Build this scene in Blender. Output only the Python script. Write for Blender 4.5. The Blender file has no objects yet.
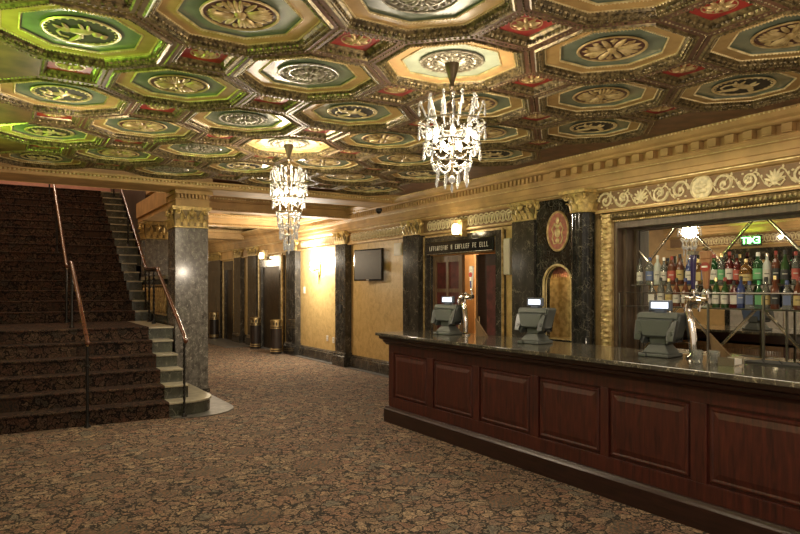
import bpy, bmesh, math, random
from mathutils import Vector, Matrix
random.seed(7)
PI = math.pi
C = bpy.context.scene.collection

# ------------------------------------------------------------------ helpers
class MB:
    """collects shapes (world coordinates minus origin o) into ONE mesh"""
    def __init__(s, o=(0, 0, 0)):
        s.v = []; s.f = []; s.o = Vector(o)
    def add(s, vs, fs, M=None):
        b = len(s.v)
        for p in vs:
            p = Vector(p)
            if M is not None: p = M @ p
            s.v.append(p - s.o)
        s.f += [tuple(b + i for i in f) for f in fs]
    def box(s, x0, y0, z0, x1, y1, z1, M=None):
        if x0 > x1: x0, x1 = x1, x0
        if y0 > y1: y0, y1 = y1, y0
        if z0 > z1: z0, z1 = z1, z0
        s.add([(x0,y0,z0),(x1,y0,z0),(x1,y1,z0),(x0,y1,z0),(x0,y0,z1),(x1,y0,z1),(x1,y1,z1),(x0,y1,z1)],
              [(3,2,1,0),(4,5,6,7),(0,1,5,4),(1,2,6,5),(2,3,7,6),(3,0,4,7)], M)
    def frus(s, cx, cy, z0, z1, w0, d0, w1, d1, M=None, dx=0, dy=0):
        vs = []
        for z, w, d, ax, ay in ((z0, w0, d0, 0, 0), (z1, w1, d1, dx, dy)):
            for a, b in ((-1,-1),(1,-1),(1,1),(-1,1)):
                vs.append((cx+ax+a*w/2, cy+ay+b*d/2, z))
        s.add(vs, [(3,2,1,0),(4,5,6,7),(0,1,5,4),(1,2,6,5),(2,3,7,6),(3,0,4,7)], M)
    def lathe(s, prof, c=(0,0,0), n=20, M=None):
        vs = []; fs = []
        for r, z in prof:
            for k in range(n):
                a = 2*PI*k/n
                vs.append((c[0]+r*math.cos(a), c[1]+r*math.sin(a), c[2]+z))
        for i in range(len(prof)-1):
            for k in range(n):
                k2 = (k+1) % n
                fs.append((i*n+k, i*n+k2, (i+1)*n+k2, (i+1)*n+k))
        fs.append(tuple(range(n-1,-1,-1))); m = (len(prof)-1)*n
        fs.append(tuple(m+k for k in range(n)))
        s.add(vs, fs, M)
    def tube(s, pts, r, n=6, M=None, closed=False, sq=None):
        """tube along pts; r number or list; sq=(vector, factor) flattens"""
        pts = [Vector(p) for p in pts]; N = len(pts)
        if N < 2: return
        vs = []; fs = []; up = None
        for i, p in enumerate(pts):
            if closed: t = pts[(i+1)%N] - pts[i-1]
            else: t = pts[min(i+1,N-1)] - pts[max(i-1,0)]
            if t.length < 1e-9: t = Vector((0,0,1))
            t.normalize()
            if up is None:
                up = Vector((0,0,1)) if abs(t.z) < .9 else Vector((1,0,0))
            a = t.cross(up)
            if a.length < 1e-6: a = t.orthogonal()
            a.normalize(); b = a.cross(t).normalized(); up = b
            rr = r[i] if isinstance(r, (list, tuple)) else r
            for k in range(n):
                q = 2*PI*k/n + PI/4*(n == 4)
                vs.append(p + a*rr*math.cos(q) + b*rr*math.sin(q))
        R = N if closed else N-1
        for i in range(R):
            j = (i+1) % N
            for k in range(n):
                k2 = (k+1) % n
                fs.append((i*n+k, i*n+k2, j*n+k2, j*n+k))
        if not closed:
            fs.append(tuple(range(n-1,-1,-1))); fs.append(tuple((N-1)*n+k for k in range(n)))
        s.add(vs, fs, M)
    def lump(s, c, a, b, h, ang=0, M=None, n=6):
        """low pointed lump (dome) hanging down -z: radii a,b ; height h"""
        vs = [(c[0], c[1], c[2]-h)]; fs = []
        ca, sa = math.cos(ang), math.sin(ang)
        for (f, g) in ((.62, .72), (1, 0)):
            for k in range(n):
                q = 2*PI*k/n
                x, y = a*f*math.cos(q), b*f*math.sin(q)
                vs.append((c[0]+x*ca-y*sa, c[1]+x*sa+y*ca, c[2]-h*g))
        for k in range(n):
            k2 = (k+1) % n
            fs.append((0, 1+k2, 1+k)); fs.append((1+k, 1+k2, 1+n+k2, 1+n+k))
        s.add(vs, fs, M)
    def ball(s, c, r, nu=8, nv=5, sc=(1,1,1), M=None):
        vs = [(c[0], c[1], c[2]+r*sc[2])]; fs = []
        for i in range(1, nv):
            t = PI*i/nv
            for k in range(nu):
                q = 2*PI*k/nu
                vs.append((c[0]+r*sc[0]*math.sin(t)*math.cos(q), c[1]+r*sc[1]*math.sin(t)*math.sin(q), c[2]+r*sc[2]*math.cos(t)))
        vs.append((c[0], c[1], c[2]-r*sc[2])); L = len(vs)-1
        for k in range(nu):
            k2 = (k+1) % nu
            fs.append((0, 1+k, 1+k2)); fs.append((L, L-nu+k2, L-nu+k))
            for i in range(nv-2):
                a = 1+i*nu
                fs.append((a+k, a+nu+k, a+nu+k2, a+k2))
        s.add(vs, fs, M)
    def prof(s, pts, axis, a0, a1):
        """extrude closed 2D profile along axis: 'y' profile=(x,z); 'x' profile=(y,z); 'z' profile=(x,y)"""
        n = len(pts); vs = []
        for t in (a0, a1):
            for p, q in pts:
                vs.append((p,t,q) if axis == 'y' else (t,p,q) if axis == 'x' else (p,q,t))
        fs = [tuple(range(n)), tuple(range(2*n-1, n-1, -1))] + [(i, n+i, n+(i+1)%n, (i+1)%n) for i in range(n)]
        s.add(vs, fs)
    def build(s, name, mat, parent=None, smooth=False, bevel=0, kind=None, label=None, loc=None):
        me = bpy.data.meshes.new(name)
        me.from_pydata([tuple(p) for p in s.v], [], s.f); me.update()
        bm = bmesh.new(); bm.from_mesh(me)
        bmesh.ops.recalc_face_normals(bm, faces=bm.faces); bm.to_mesh(me); bm.free()
        for m in (mat if isinstance(mat, (list, tuple)) else [mat]): me.materials.append(m)
        if smooth:
            for p in me.polygons: p.use_smooth = True
            try: me.set_sharp_from_angle(angle=math.radians(38))
            except Exception: pass
        o = bpy.data.objects.new(name, me); C.objects.link(o)
        if parent is not None:
            o.parent = parent
        else: o.location = s.o
        if loc is not None: o.location = loc
        if bevel:
            b = o.modifiers.new('bevel', 'BEVEL'); b.width = bevel; b.segments = 2; b.limit_method = 'ANGLE'
        if kind: o['kind'] = kind
        if label: o['label'] = label
        return o

def thing(name, label, cat, loc=(0,0,0), rz=0, group=None):
    o = bpy.data.objects.new(name, None); C.objects.link(o)
    o.location = loc; o.rotation_euler = (0,0,rz); o.empty_display_size = .1
    o['label'] = label; o['category'] = cat
    if group: o['group'] = group
    return o
def tag(o, label, cat, group=None):
    o['label'] = label; o['category'] = cat
    if group: o['group'] = group
    return o
def copy_tree(o, parent=None):
    c = o.copy(); C.objects.link(c)
    if parent is not None: c.parent = parent
    for ch in [x for x in o.children]: copy_tree(ch, c)
    return c

# ------------------------------------------------------------------ materials
def newmat(name):
    m = bpy.data.materials.new(name); m.use_nodes = True
    nt = m.node_tree; b = nt.nodes['Principled BSDF']
    return m, nt, b
def N(nt, t, **k):
    n = nt.nodes.new(t)
    for a, v in k.items(): setattr(n, a, v)
    return n
def col(c): return (c[0], c[1], c[2], 1)
def ramp(nt, fac, stops):
    r = N(nt, 'ShaderNodeValToRGB'); e = r.color_ramp.elements
    while len(e) < len(stops): e.new(.5)
    for i, (p, c) in enumerate(stops): e[i].position = p; e[i].color = col(c)
    nt.links.new(fac, r.inputs[0]); return r.outputs[0]
def coords(nt, scale=(1,1,1)):
    t = N(nt, 'ShaderNodeTexCoord'); m = N(nt, 'ShaderNodeMapping'); m.inputs['Scale'].default_value = scale
    nt.links.new(t.outputs['Object'], m.inputs[0]); return m.outputs[0]
def mixc(nt, f, a, b, mode='MIX'):
    m = N(nt, 'ShaderNodeMix', data_type='RGBA', blend_type=mode)
    for i, x in ((0, f), (6, a), (7, b)):
        if hasattr(x, 'is_output'): nt.links.new(x, m.inputs[i])
        elif isinstance(x, (int, float)): m.inputs[i].default_value = x
        else: m.inputs[i].default_value = col(x)
    return m.outputs[2]
def mth(nt, op, a, b=0.0, c=None):
    m = N(nt, 'ShaderNodeMath', operation=op)
    for i, x in enumerate((a, b) if c is None else (a, b, c)):
        if hasattr(x, 'is_output'): nt.links.new(x, m.inputs[i])
        else: m.inputs[i].default_value = x
    return m.outputs[0]
def plain(name, c, rough=.5, metal=0, var=.0, scale=12, emit=None, es=0, trans=0, bump=0, spec=None, coat=0):
    m, nt, b = newmat(name)
    b.inputs['Roughness'].default_value = rough; b.inputs['Metallic'].default_value = metal
    b.inputs['Transmission Weight'].default_value = trans; b.inputs['Coat Weight'].default_value = coat
    if spec is not None: b.inputs['Specular IOR Level'].default_value = spec
    n = N(nt, 'ShaderNodeTexNoise'); n.inputs['Scale'].default_value = scale; n.inputs['Detail'].default_value = 5
    nt.links.new(coords(nt), n.inputs[0])
    lo = tuple(x*(1-var) for x in c); hi = tuple(min(1, x*(1+var)) for x in c)
    nt.links.new(ramp(nt, n.outputs[0], [(.35, lo), (.65, hi)]), b.inputs['Base Color'])
    if bump:
        bp = N(nt, 'ShaderNodeBump'); bp.inputs['Strength'].default_value = bump; bp.inputs['Distance'].default_value = .01
        nt.links.new(n.outputs[0], bp.inputs['Height']); nt.links.new(bp.outputs[0], b.inputs['Normal'])
    if emit: b.inputs['Emission Color'].default_value = col(emit); b.inputs['Emission Strength'].default_value = es
    return m
def marble(name, base, vein, rough=.12, sc=2.2, amt=1.0):
    m, nt, b = newmat(name); co = coords(nt, (sc, sc, sc*.75))
    n = N(nt, 'ShaderNodeTexNoise'); n.inputs['Scale'].default_value = 1.6; n.inputs['Detail'].default_value = 7
    nt.links.new(co, n.inputs[0])
    d = N(nt, 'ShaderNodeVectorMath', operation='MULTIPLY_ADD'); d.inputs[1].default_value = (.9,.9,.9)
    nt.links.new(n.outputs['Color'], d.inputs[0]); nt.links.new(co, d.inputs[2])
    v = N(nt, 'ShaderNodeTexVoronoi', feature='DISTANCE_TO_EDGE'); v.inputs['Scale'].default_value = 1.9
    nt.links.new(d.outputs[0], v.inputs['Vector'])
    v2 = N(nt, 'ShaderNodeTexVoronoi', feature='DISTANCE_TO_EDGE'); v2.inputs['Scale'].default_value = 6.5
    nt.links.new(d.outputs[0], v2.inputs['Vector'])
    n2 = N(nt, 'ShaderNodeTexNoise'); n2.inputs['Scale'].default_value = 3; n2.inputs['Detail'].default_value = 6
    nt.links.new(co, n2.inputs[0])
    v1c = ramp(nt, v.outputs['Distance'], [(0, (1,1,1)), (.035, (0,0,0))])
    v2c = ramp(nt, v2.outputs['Distance'], [(0, (.6,.6,.6)), (.06, (0,0,0))])
    brk = ramp(nt, n2.outputs[0], [(.42, (0,0,0)), (.62, (1,1,1))])
    vv = mixc(nt, 1.0, v1c, v2c, 'ADD'); vv = mixc(nt, 1.0, vv, brk, 'MULTIPLY')
    cl = ramp(nt, n.outputs[0], [(.3, tuple(x*.55 for x in base)), (.7, tuple(x*1.6 for x in base))])
    f = mth(nt, 'MULTIPLY', vv, amt)
    nt.links.new(mixc(nt, f, cl, vein), b.inputs['Base Color'])
    b.inputs['Roughness'].default_value = rough
    return m
def carpet(name, dark=1.0):
    m, nt, b = newmat(name); co = coords(nt)
    n = N(nt, 'ShaderNodeTexNoise'); n.inputs['Scale'].default_value = 7.5; n.inputs['Detail'].default_value = 4; n.inputs['Roughness'].default_value = .62
    nt.links.new(co, n.inputs[0])
    d = N(nt, 'ShaderNodeVectorMath', operation='MULTIPLY_ADD'); d.inputs[1].default_value = (.24,.24,.24)
    nt.links.new(n.outputs['Color'], d.inputs[0]); nt.links.new(co, d.inputs[2])
    def vor(scale, feat): 
        v = N(nt, 'ShaderNodeTexVoronoi', feature=feat); v.inputs['Scale'].default_value = scale
        nt.links.new(d.outputs[0], v.inputs['Vector']); return v
    c1 = vor(10, 'F1'); e1 = vor(10, 'DISTANCE_TO_EDGE'); c2 = vor(30, 'F1'); e2 = vor(30, 'DISTANCE_TO_EDGE')
    sep = N(nt, 'ShaderNodeSeparateColor'); nt.links.new(c1.outputs['Color'], sep.inputs[0])
    base = ramp(nt, sep.outputs[0], [(0, (.28,.165,.115)), (.3, (.31,.215,.145)), (.5, (.37,.275,.185)), (.68, (.24,.16,.12)), (.9, (.18,.17,.14))])
    base.node.color_ramp.interpolation = 'CONSTANT'
    sep2 = N(nt, 'ShaderNodeSeparateColor'); nt.links.new(c2.outputs['Color'], sep2.inputs[0])
    fine = ramp(nt, sep2.outputs[1], [(0, (.6,.57,.52)), (.4, (1,1,1)), (.8, (1.25,1.15,1.02)), ])
    base = mixc(nt, .75, base, fine, 'MULTIPLY')
    l1 = ramp(nt, e1.outputs['Distance'], [(.045, (1,1,1)), (.09, (0,0,0))])
    l2 = ramp(nt, e2.outputs['Distance'], [(.04, (.9,.9,.9)), (.15, (0,0,0))])
    base = mixc(nt, l2, base, (.075,.06,.047)); base = mixc(nt, l1, base, (.03,.028,.024))
    # outline ring inside cells, like paisley
    r1 = ramp(nt, e1.outputs['Distance'], [(.1, (0,0,0)), (.13, (1,1,1)), (.17, (0,0,0))])
    base = mixc(nt, mth(nt, 'MULTIPLY', r1, .55), base, (.45,.34,.22))
    # large slate leaf motif on a repeat
    mp = N(nt, 'ShaderNodeMapping'); mp.inputs['Rotation'].default_value = (0,0,.5); mp.inputs['Scale'].default_value = (.75,1.15,.02)
    nt.links.new(d.outputs[0], mp.inputs[0])
    big = N(nt, 'ShaderNodeTexVoronoi', feature='F1'); big.inputs['Scale'].default_value = 1.35; big.inputs['Randomness'].default_value = .18
    nt.links.new(mp.outputs[0], big.inputs['Vector'])
    mk = ramp(nt, big.outputs['Distance'], [(.17, (1,1,1)), (.21, (0,0,0))])
    mk2 = ramp(nt, big.outputs['Distance'], [(.2, (0,0,0)), (.225, (1,1,1)), (.25, (0,0,0))])
    w = N(nt, 'ShaderNodeTexWave'); w.inputs['Scale'].default_value = 9; w.inputs['Distortion'].default_value = 2
    nt.links.new(mp.outputs[0], w.inputs['Vector'])
    leaf = mixc(nt, w.outputs[0], (.085,.09,.075), (.22,.125,.075))
    base = mixc(nt, mth(nt, 'MULTIPLY', mk, .8), base, leaf); base = mixc(nt, mth(nt, 'MULTIPLY', mk2, .7), base, (.04,.036,.03))
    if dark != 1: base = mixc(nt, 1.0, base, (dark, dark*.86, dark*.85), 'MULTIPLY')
    nt.links.new(base, b.inputs['Base Color'])
    b.inputs['Roughness'].default_value = .95; b.inputs['Specular IOR Level'].default_value = .15
    n3 = N(nt, 'ShaderNodeTexNoise'); n3.inputs['Scale'].default_value = 180; nt.links.new(co, n3.inputs[0])
    bp = N(nt, 'ShaderNodeBump'); bp.inputs['Strength'].default_value = .4; bp.inputs['Distance'].default_value = .006
    nt.links.new(n3.outputs[0], bp.inputs['Height']); nt.links.new(bp.outputs[0], b.inputs['Normal'])
    return m
def wood(name, c1, c2, rough=.3, sc=(14,14,1.6), coat=.12):
    m, nt, b = newmat(name); co = coords(nt, sc)
    n = N(nt, 'ShaderNodeTexNoise'); n.inputs['Scale'].default_value = 2.5; n.inputs['Detail'].default_value = 8; n.inputs['Distortion'].default_value = .6
    nt.links.new(co, n.inputs[0])
    nt.links.new(ramp(nt, n.outputs[0], [(.3, c1), (.7, c2)]), b.inputs['Base Color'])
    b.inputs['Roughness'].default_value = rough; b.inputs['Coat Weight'].default_value = coat; b.inputs['Coat Roughness'].default_value = .15
    return m
def plaster(name, a, b_, dk):
    m, nt, b = newmat(name); co = coords(nt, (1.5,1.5,1.35))
    n = N(nt, 'ShaderNodeTexNoise'); n.inputs['Scale'].default_value = 4; n.inputs['Detail'].default_value = 9; n.inputs['Roughness'].default_value = .7; n.inputs['Distortion'].default_value = 1.2
    nt.links.new(co, n.inputs[0])
    n2 = N(nt, 'ShaderNodeTexNoise'); n2.inputs['Scale'].default_value = 16; n2.inputs['Detail'].default_value = 8; n2.inputs['Distortion'].default_value = 2.5
    nt.links.new(co, n2.inputs[0])
    c = ramp(nt, n.outputs[0], [(.3, dk), (.5, a), (.72, b_)])
    f = ramp(nt, n2.outputs[0], [(.5, (0,0,0)), (.54, (.55,.55,.55)), (.6, (0,0,0))])
    nt.links.new(mixc(nt, f, c, dk), b.inputs['Base Color']); b.inputs['Roughness'].default_value = .5
    return m
def giltmat(name, lo, hi, rough=.38, metal=.35, sc=14):
    m, nt, b = newmat(name); co = coords(nt)
    n = N(nt, 'ShaderNodeTexNoise'); n.inputs['Scale'].default_value = sc; n.inputs['Detail'].default_value = 6
    nt.links.new(co, n.inputs[0])
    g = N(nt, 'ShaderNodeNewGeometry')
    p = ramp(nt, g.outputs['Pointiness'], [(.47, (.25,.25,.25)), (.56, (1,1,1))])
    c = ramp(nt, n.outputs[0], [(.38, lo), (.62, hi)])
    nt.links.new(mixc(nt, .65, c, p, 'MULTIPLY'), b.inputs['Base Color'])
    b.inputs['Roughness'].default_value = rough; b.inputs['Metallic'].default_value = metal
    return m

M = {}
M['carpet'] = carpet('carpet'); M['stair_carpet_dimmed'] = carpet('stair_carpet_dimmed', .27)  # stairs use the floor carpet darkened, their dimmer light put into the colour
M['marble'] = marble('dark_marble', (.034,.031,.026), (.26,.23,.18), .13, 3.2, .75)
M['marble_black'] = marble('black_marble', (.014,.014,.013), (.26,.24,.18), .08, 3.6, .55)
M['marble_pier'] = marble('pier_marble', (.13,.12,.104), (.5,.47,.4), .18, 8.0, 1)
M['marble_green'] = marble('green_marble', (.045,.048,.036), (.2,.2,.15), .2, 4,.8)
M['tread'] = plain('marble_tread', (.34,.31,.215), .3, var=.25, scale=9)
M['marble_floor'] = marble('marble_floor', (.10,.095,.085), (.3,.28,.25), .4, 4, .6)
M['counter'] = marble('counter_marble', (.05,.045,.035), (.34,.30,.2), .1, 6)
M['plaster'] = plaster('gold_plaster', (.62,.43,.17), (.72,.53,.24), (.42,.27,.095))
M['plaster_plain'] = plain('tan_plaster', (.50,.335,.15), .5, var=.12, scale=5)
M['cornice'] = plain('cornice_paint', (.46,.29,.115), .62, var=.16, scale=4)
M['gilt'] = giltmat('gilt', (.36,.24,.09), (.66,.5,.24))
M['gilt_cap'] = plain('capital_gilt', (.55,.40,.15), .4, .3, var=.3, scale=20)
M['bell'] = plain('capital_bell', (.22,.155,.06), .5, .2, var=.3)
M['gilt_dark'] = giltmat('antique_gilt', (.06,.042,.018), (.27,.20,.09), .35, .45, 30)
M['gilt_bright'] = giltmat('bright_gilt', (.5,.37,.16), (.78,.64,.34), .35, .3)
M['cream_gilt'] = plain('cream_relief', (.62,.53,.32), .5, var=.2, scale=25)
M['frieze'] = plain('frieze_brown', (.19,.11,.05), .6, var=.15)
M['rib'] = plain('rib_brown', (.12,.055,.03), .5, var=.35, scale=7)
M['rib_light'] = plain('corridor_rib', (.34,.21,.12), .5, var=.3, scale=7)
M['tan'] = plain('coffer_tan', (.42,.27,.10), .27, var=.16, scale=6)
M['tan_lit'] = plain('coffer_tan_lit', (.58,.36,.15), .4, var=.2, scale=9)  # brighter copy of the coffer tan, lamplight put into the colour
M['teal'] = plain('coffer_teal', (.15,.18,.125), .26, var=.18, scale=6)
M['teal_lit'] = plain('coffer_teal_lit', (.36,.40,.30), .4, var=.16, scale=7)  # brighter copy of the coffer teal, lamplight put into the colour
M['red'] = plain('coffer_red', (.30,.025,.018), .5, var=.3)
M['redbrown'] = plain('medallion_ground', (.085,.03,.022), .5, var=.5, scale=30)
M['olive'] = plain('medallion_olive', (.12,.10,.06), .5, var=.5, scale=30)
M['darkground'] = plain('cameo_ground', (.03,.024,.014), .8, var=.3)
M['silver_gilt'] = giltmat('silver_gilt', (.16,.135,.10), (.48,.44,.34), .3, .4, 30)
M['mahog'] = wood('mahogany', (.022,.0048,.003), (.078,.016,.0085), .42, (14,14,1.6), 0)
M['mahog_dark'] = wood('dark_mahogany', (.014,.006,.004), (.036,.014,.009), .34, (14,1.6,14), 0)
M['walnut'] = wood('walnut', (.10,.06,.032), (.22,.135,.07), .35)
M['reed'] = wood('reeded_wood', (.14,.075,.035), (.26,.15,.07), .4)
M['black'] = plain('black_gloss', (.012,.012,.012), .12, var=.1)
M['blackmat'] = plain('black_matt', (.02,.02,.02), .55, var=.1)
M['pos'] = plain('terminal_plastic', (.045,.052,.049), .5, var=.06)
M['pos_dark'] = plain('terminal_dark', (.028,.034,.032), .3, var=.06)
M['pos2'] = plain('terminal_plastic_light', (.085,.095,.089), .5, var=.06)
M['posblue'] = plain('display_bezel', (.09,.11,.16), .3, var=.05)
M['screen'] = plain('display_glow', (.7,.75,.9), .3, emit=(.75,.82,1), es=2.2)
M['screenblue'] = plain('touchscreen_glow', (.10,.12,.15), .2, emit=(.3,.4,.55), es=.06)
M['chrome'] = plain('chrome', (.75,.72,.68), .08, 1, var=.05)
M['steel'] = plain('steel', (.42,.37,.3), .25, .9, var=.1)
M['steel_bright'] = plain('worn_silver', (.62,.6,.52), .35, .3, var=.3, scale=40)
M['jamb'] = wood('jamb_wood', (.05,.032,.02), (.11,.072,.045), .4, (14,14,1.6), 0)
M['walnut_wall'] = plain('dark_stair_wall', (.05,.035,.025), .5, var=.3)
M['brass'] = plain('brass', (.80,.63,.32), .32, 1, var=.1)
M['bronze'] = plain('bronze', (.07,.05,.03), .35, .7, var=.3)
M['rail'] = wood('handrail_wood', (.05,.018,.010), (.13,.05,.026), .25)
M['iron'] = plain('black_iron', (.02,.018,.016), .35, .6, var=.2)
M['cream'] = plain('cream_plastic', (.55,.5,.38), .45, var=.04)
M['white'] = plain('white_plastic', (.8,.76,.68), .4, var=.03)
M['crystal'] = plain('crystal', (.5,.48,.43), .03, trans=.7, emit=(1,.92,.78), es=.12)  # slight glow in the glass stands for light it catches
M['bulb'] = plain('bulb_glow', (1,.95,.85), .4, emit=(1,.88,.66), es=24)
M['globe'] = plain('globe_glow', (1,.95,.8), .4, emit=(1,.85,.55), es=14)
M['exit'] = plain('exit_green', (.1,1,.3), .4, emit=(.25,1,.35), es=9)
M['paper'] = plain('label_paper', (.72,.68,.58), .6, var=.1, scale=60)
M['pink'] = plain('upper_wall_pink', (.42,.2,.14), .6, var=.1)
M['orange'] = plain('hall_orange', (.66,.42,.2), .55, var=.12, scale=4)
M['pinkred'] = plain('medallion_rose', (.42,.15,.10), .5, var=.3, scale=20)
M['redpanel'] = plain('curtain_red', (.10,.02,.018), .6, var=.4, scale=8)
M['pale'] = plain('pale_wall', (.38,.36,.33), .5, var=.1)
mm, nt, b = newmat('mirror_glass'); b.inputs['Metallic'].default_value = 1; b.inputs['Roughness'].default_value = .015
n_ = N(nt, 'ShaderNodeTexNoise'); n_.inputs['Scale'].default_value = 2; nt.links.new(coords(nt), n_.inputs[0])
nt.links.new(ramp(nt, n_.outputs[0], [(.3, (.74,.72,.66)), (.7, (.8,.78,.72))]), b.inputs['Base Color']); M['mirror'] = mm

# ------------------------------------------------------------------ camera
cam = bpy.data.cameras.new('camera'); co_ = bpy.data.objects.new('camera', cam); C.objects.link(co_)
co_.location = (0,0,1.65); co_.rotation_euler = (math.radians(90), 0, -math.atan2(.524,.8517))
cam.sensor_width = 36; cam.lens = 29.25; cam.shift_y = 21/800; cam.clip_start = .05
bpy.context.scene.camera = co_

H = 3.25; WX = 6.27; LX = -.67; P = 1.57; CX = 2.8; CY0 = 3.83

# ------------------------------------------------------------------ floor and shell
m = MB(); m.box(-1.2,-2,-.1, 9.6,24,0); m.build('floor', M['carpet'], kind='structure')
m = MB()
def W(y0, y1, z0, z1, x0=WX, x1=6.62): m.box(x0,y0,z0,x1,y1,z1)
W(-2, 5.22, 0, .92); W(-2, 5.22, 2.40, 3.5); W(-2, 5.22, .92, 2.40, 6.52, 6.62)
W(5.22, 5.82, 0, 3.5)
W(5.82, 6.44, 0, .98); W(5.82, 6.44, 2.0, 3.5)
W(6.44, 7.4, 0, 3.5); W(7.4, 9.2, 2.2, 3.5)
W(9.2, 23.8, 0, 3.5)
m.build('wall_right', M['plaster'], kind='structure')
m = MB(); m.box(LX-.3, 1.6, 0, LX, 20, 3.5); m.box(LX-.3, 9.9, 3.5, LX, 20, 6.6); m.build('wall_left', M['plaster_plain'], kind='structure')
m = MB(); m.box(2.95, 23.5, 0, 6.7, 23.8, 3.5); m.build('wall_corridor_end', M['plaster_plain'], kind='structure')
m = MB(); m.box(2.46, 13.66, 0, 2.95, 23.5, 6.6); m.build('wall_stair_side', M['walnut_wall'], kind='structure')
m = MB(); m.box(2.82, 13.60, 0, 2.96, 13.655, 2.95); m.build('trim_6', M['plaster'], kind='structure')
m = MB(); m.box(LX, 19.7, 0, 2.46, 20, 6.6); m.box(LX, 18.46, 3.93, 2.46, 18.6, 6); m.build('wall_stair_back', M['pink'], kind='structure')
m = MB(); m.box(LX-.3, 10.0, 6.6, 2.95, 20, 6.7); m.box(LX-.3, 10.62, 3.255, 2.95, 10.72, 6.6); m.box(2.46,10.65,3.5,2.95,13.6,6.6)
m.build('ceiling_stair_hall', M['plaster_plain'], kind='structure')

# hall behind the bar doorway
m = MB(); m.box(7.34, 9.35, 0, 7.44, 11.6, 2.75); m.box(6.62, 11.6, 0, 9.4, 11.7, 2.75); m.box(9.2, 6.8, 0, 9.3, 11.7, 2.75); m.box(6.62, 6.7, 0, 9.3, 6.8, 2.75)
m.build('wall_service_hall', M['orange'], kind='structure')
m = MB(); m.box(6.62, 6.7, 2.75, 9.4, 11.7, 2.85); m.build('ceiling_service_hall', M['plaster_plain'], kind='structure')

# marble strips on the floor
m = MB(); m.box(6.08, 7.2, 0, WX, 23.5, .012); m.build('trim_1', M['marble_floor'], kind='structure')
m = MB(); m.box(5.3, 17.75, 0, 6.08, 21.3, .012); m.build('trim_2', M['marble_floor'], kind='structure')
# baseboard
m = MB()
for y0, y1 in ((9.86,12.12),(12.62,14.82),(17.6,18.2),(18.9,19.1)):
    m.prof([(WX,0),(6.2,0),(6.2,.2),(6.225,.215),(6.225,.235),(WX,.26)], 'y', y0, y1)
m.build('baseboard_right', M['marble'], kind='structure')

# ------------------------------------------------------------------ main ceiling (4.8.8 coffers)
def octa(a, z, cx=0, cy=0):
    R = a/math.cos(PI/8); return [(cx+R*math.cos(PI/8+k*PI/4), cy+R*math.sin(PI/8+k*PI/4), z) for k in range(8)]
def sqr(h, z, cx=0, cy=0): return [(cx+h*a, cy+h*b, z) for a, b in ((1,1),(-1,1),(-1,-1),(1,-1))]
def ring(m, A, B):
    n = len(A); m.add(A+B, [(i,(i+1)%n,n+(i+1)%n,n+i) for i in range(n)])
AF = P/math.sqrt(2)/2        # full apothem .555
AO = AF-.035                 # coffer opening
SF = P/2-AF; SO = SF-.03     # square half sides
Y1 = 9.9
rib = MB((CX, CY0, H))
octs = []; sqs = []
for j in range(-9, 9):
    for i in range(-5, 5):
        if (i+j) % 2: continue
        x, y = CX+i*P/2, CY0+j*P/2
        inx = abs(x-CX) < 2.5; iny = -1.6 < y < Y1-AF+.02
        if inx and iny: octs.append((i,j,x,y))
        else:
            if abs(x-CX) > 3.3 or not (-2.6 < y < Y1+.1): continue
            pts = [(min(max(px, LX), WX), min(max(py,-2), Y1+.35), H) for px,py,_ in octa(AF, H, x, y)]
            rib.add(pts, [tuple(range(8))])
for j in range(-9, 9):
    for i in range(-5, 5):
        if (i+j) % 2 == 0: continue
        x, y = CX+i*P/2, CY0+j*P/2
        if abs(x-CX) < 2.9 and -1.8 < y < Y1-SF: sqs.append((i,j,x,y))
        elif abs(x-CX) < 3.6 and -2.6 < y < Y1+.4:
            pts = [(min(max(px, LX), WX), min(max(py,-2), Y1+.35), H) for px,py,_ in sqr(SF, H, x, y)]
            rib.add(pts, [(0,1,2,3)])
for i,j,x,y in octs: ring(rib, octa(AF,H,x,y), octa(AO,H,x,y))
for i,j,x,y in sqs: ring(rib, sqr(SF,H,x,y), sqr(SO,H,x,y))
# light-tight slab over the coffers
rib.box(LX-.3,-2,H+.25, WX+.35, Y1+.35, H+.32)
ceil = rib.build('ceiling', M['rib'], kind='structure')
# small rosettes / cable moulding on ribs
m = MB((CX, CY0, H))
for i,j,x,y in octs:
    V = octa(AF, H, x, y)
    for k in range(8):
        a, b_ = Vector(V[k]), Vector(V[(k+1)%8])
        if k in (0,1,2,3) or True:
            L = 13
            for q in range(L):
                p = a.lerp(b_, (q+.5)/L); m.lump(p, .013, .009, .009, math.atan2((b_-a).y, (b_-a).x), n=4)
rr = m.build('rib_beading', M['gilt_dark'], ceil); rr['kind'] = 'stuff'

def moulding_ring(m, V0, V1, per, sz, h):
    """row of egg lumps between vertex ring V0 (outer/low) and V1 (inner/high)"""
    n = len(V0)
    for k in range(n):
        a = (Vector(V0[k])+Vector(V1[k]))/2; b_ = (Vector(V0[(k+1)%n])+Vector(V1[(k+1)%n]))/2
        d = b_-a; c = per if isinstance(per, int) else max(2, int(d.length/per))
        for q in range(c):
            p = a.lerp(b_, (q+.5)/c); m.lump(p, sz*.72, sz*.5, h, math.atan2(d.y,d.x)+.5*(-1)**q, n=5)
D = .042
mo = MB()     # carved outer moulding
z0 = 0
O0, O1, O2, O3, O4 = octa(AO,0), octa(AO-.012,-.012), octa(AO-.032,.0), octa(AO-.06,D*.75), octa(AO-.068,D)
ring(mo,O0,O1); ring(mo,O1,O2); ring(mo,O2,O3); ring(mo,O3,O4)
moulding_ring(mo, O2, O3, .032, .026, .016)
moulding_ring(mo, octa(AO-.03,-.004), octa(AO-.036,-.004), .02, .012, .008)
me_mo = mo.build('carved_moulding', M['gilt_dark']).data
tn = MB(); ring(tn, O4, octa(.345,D)); me_tn = tn.build('tan_field', M['tan']).data
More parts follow.
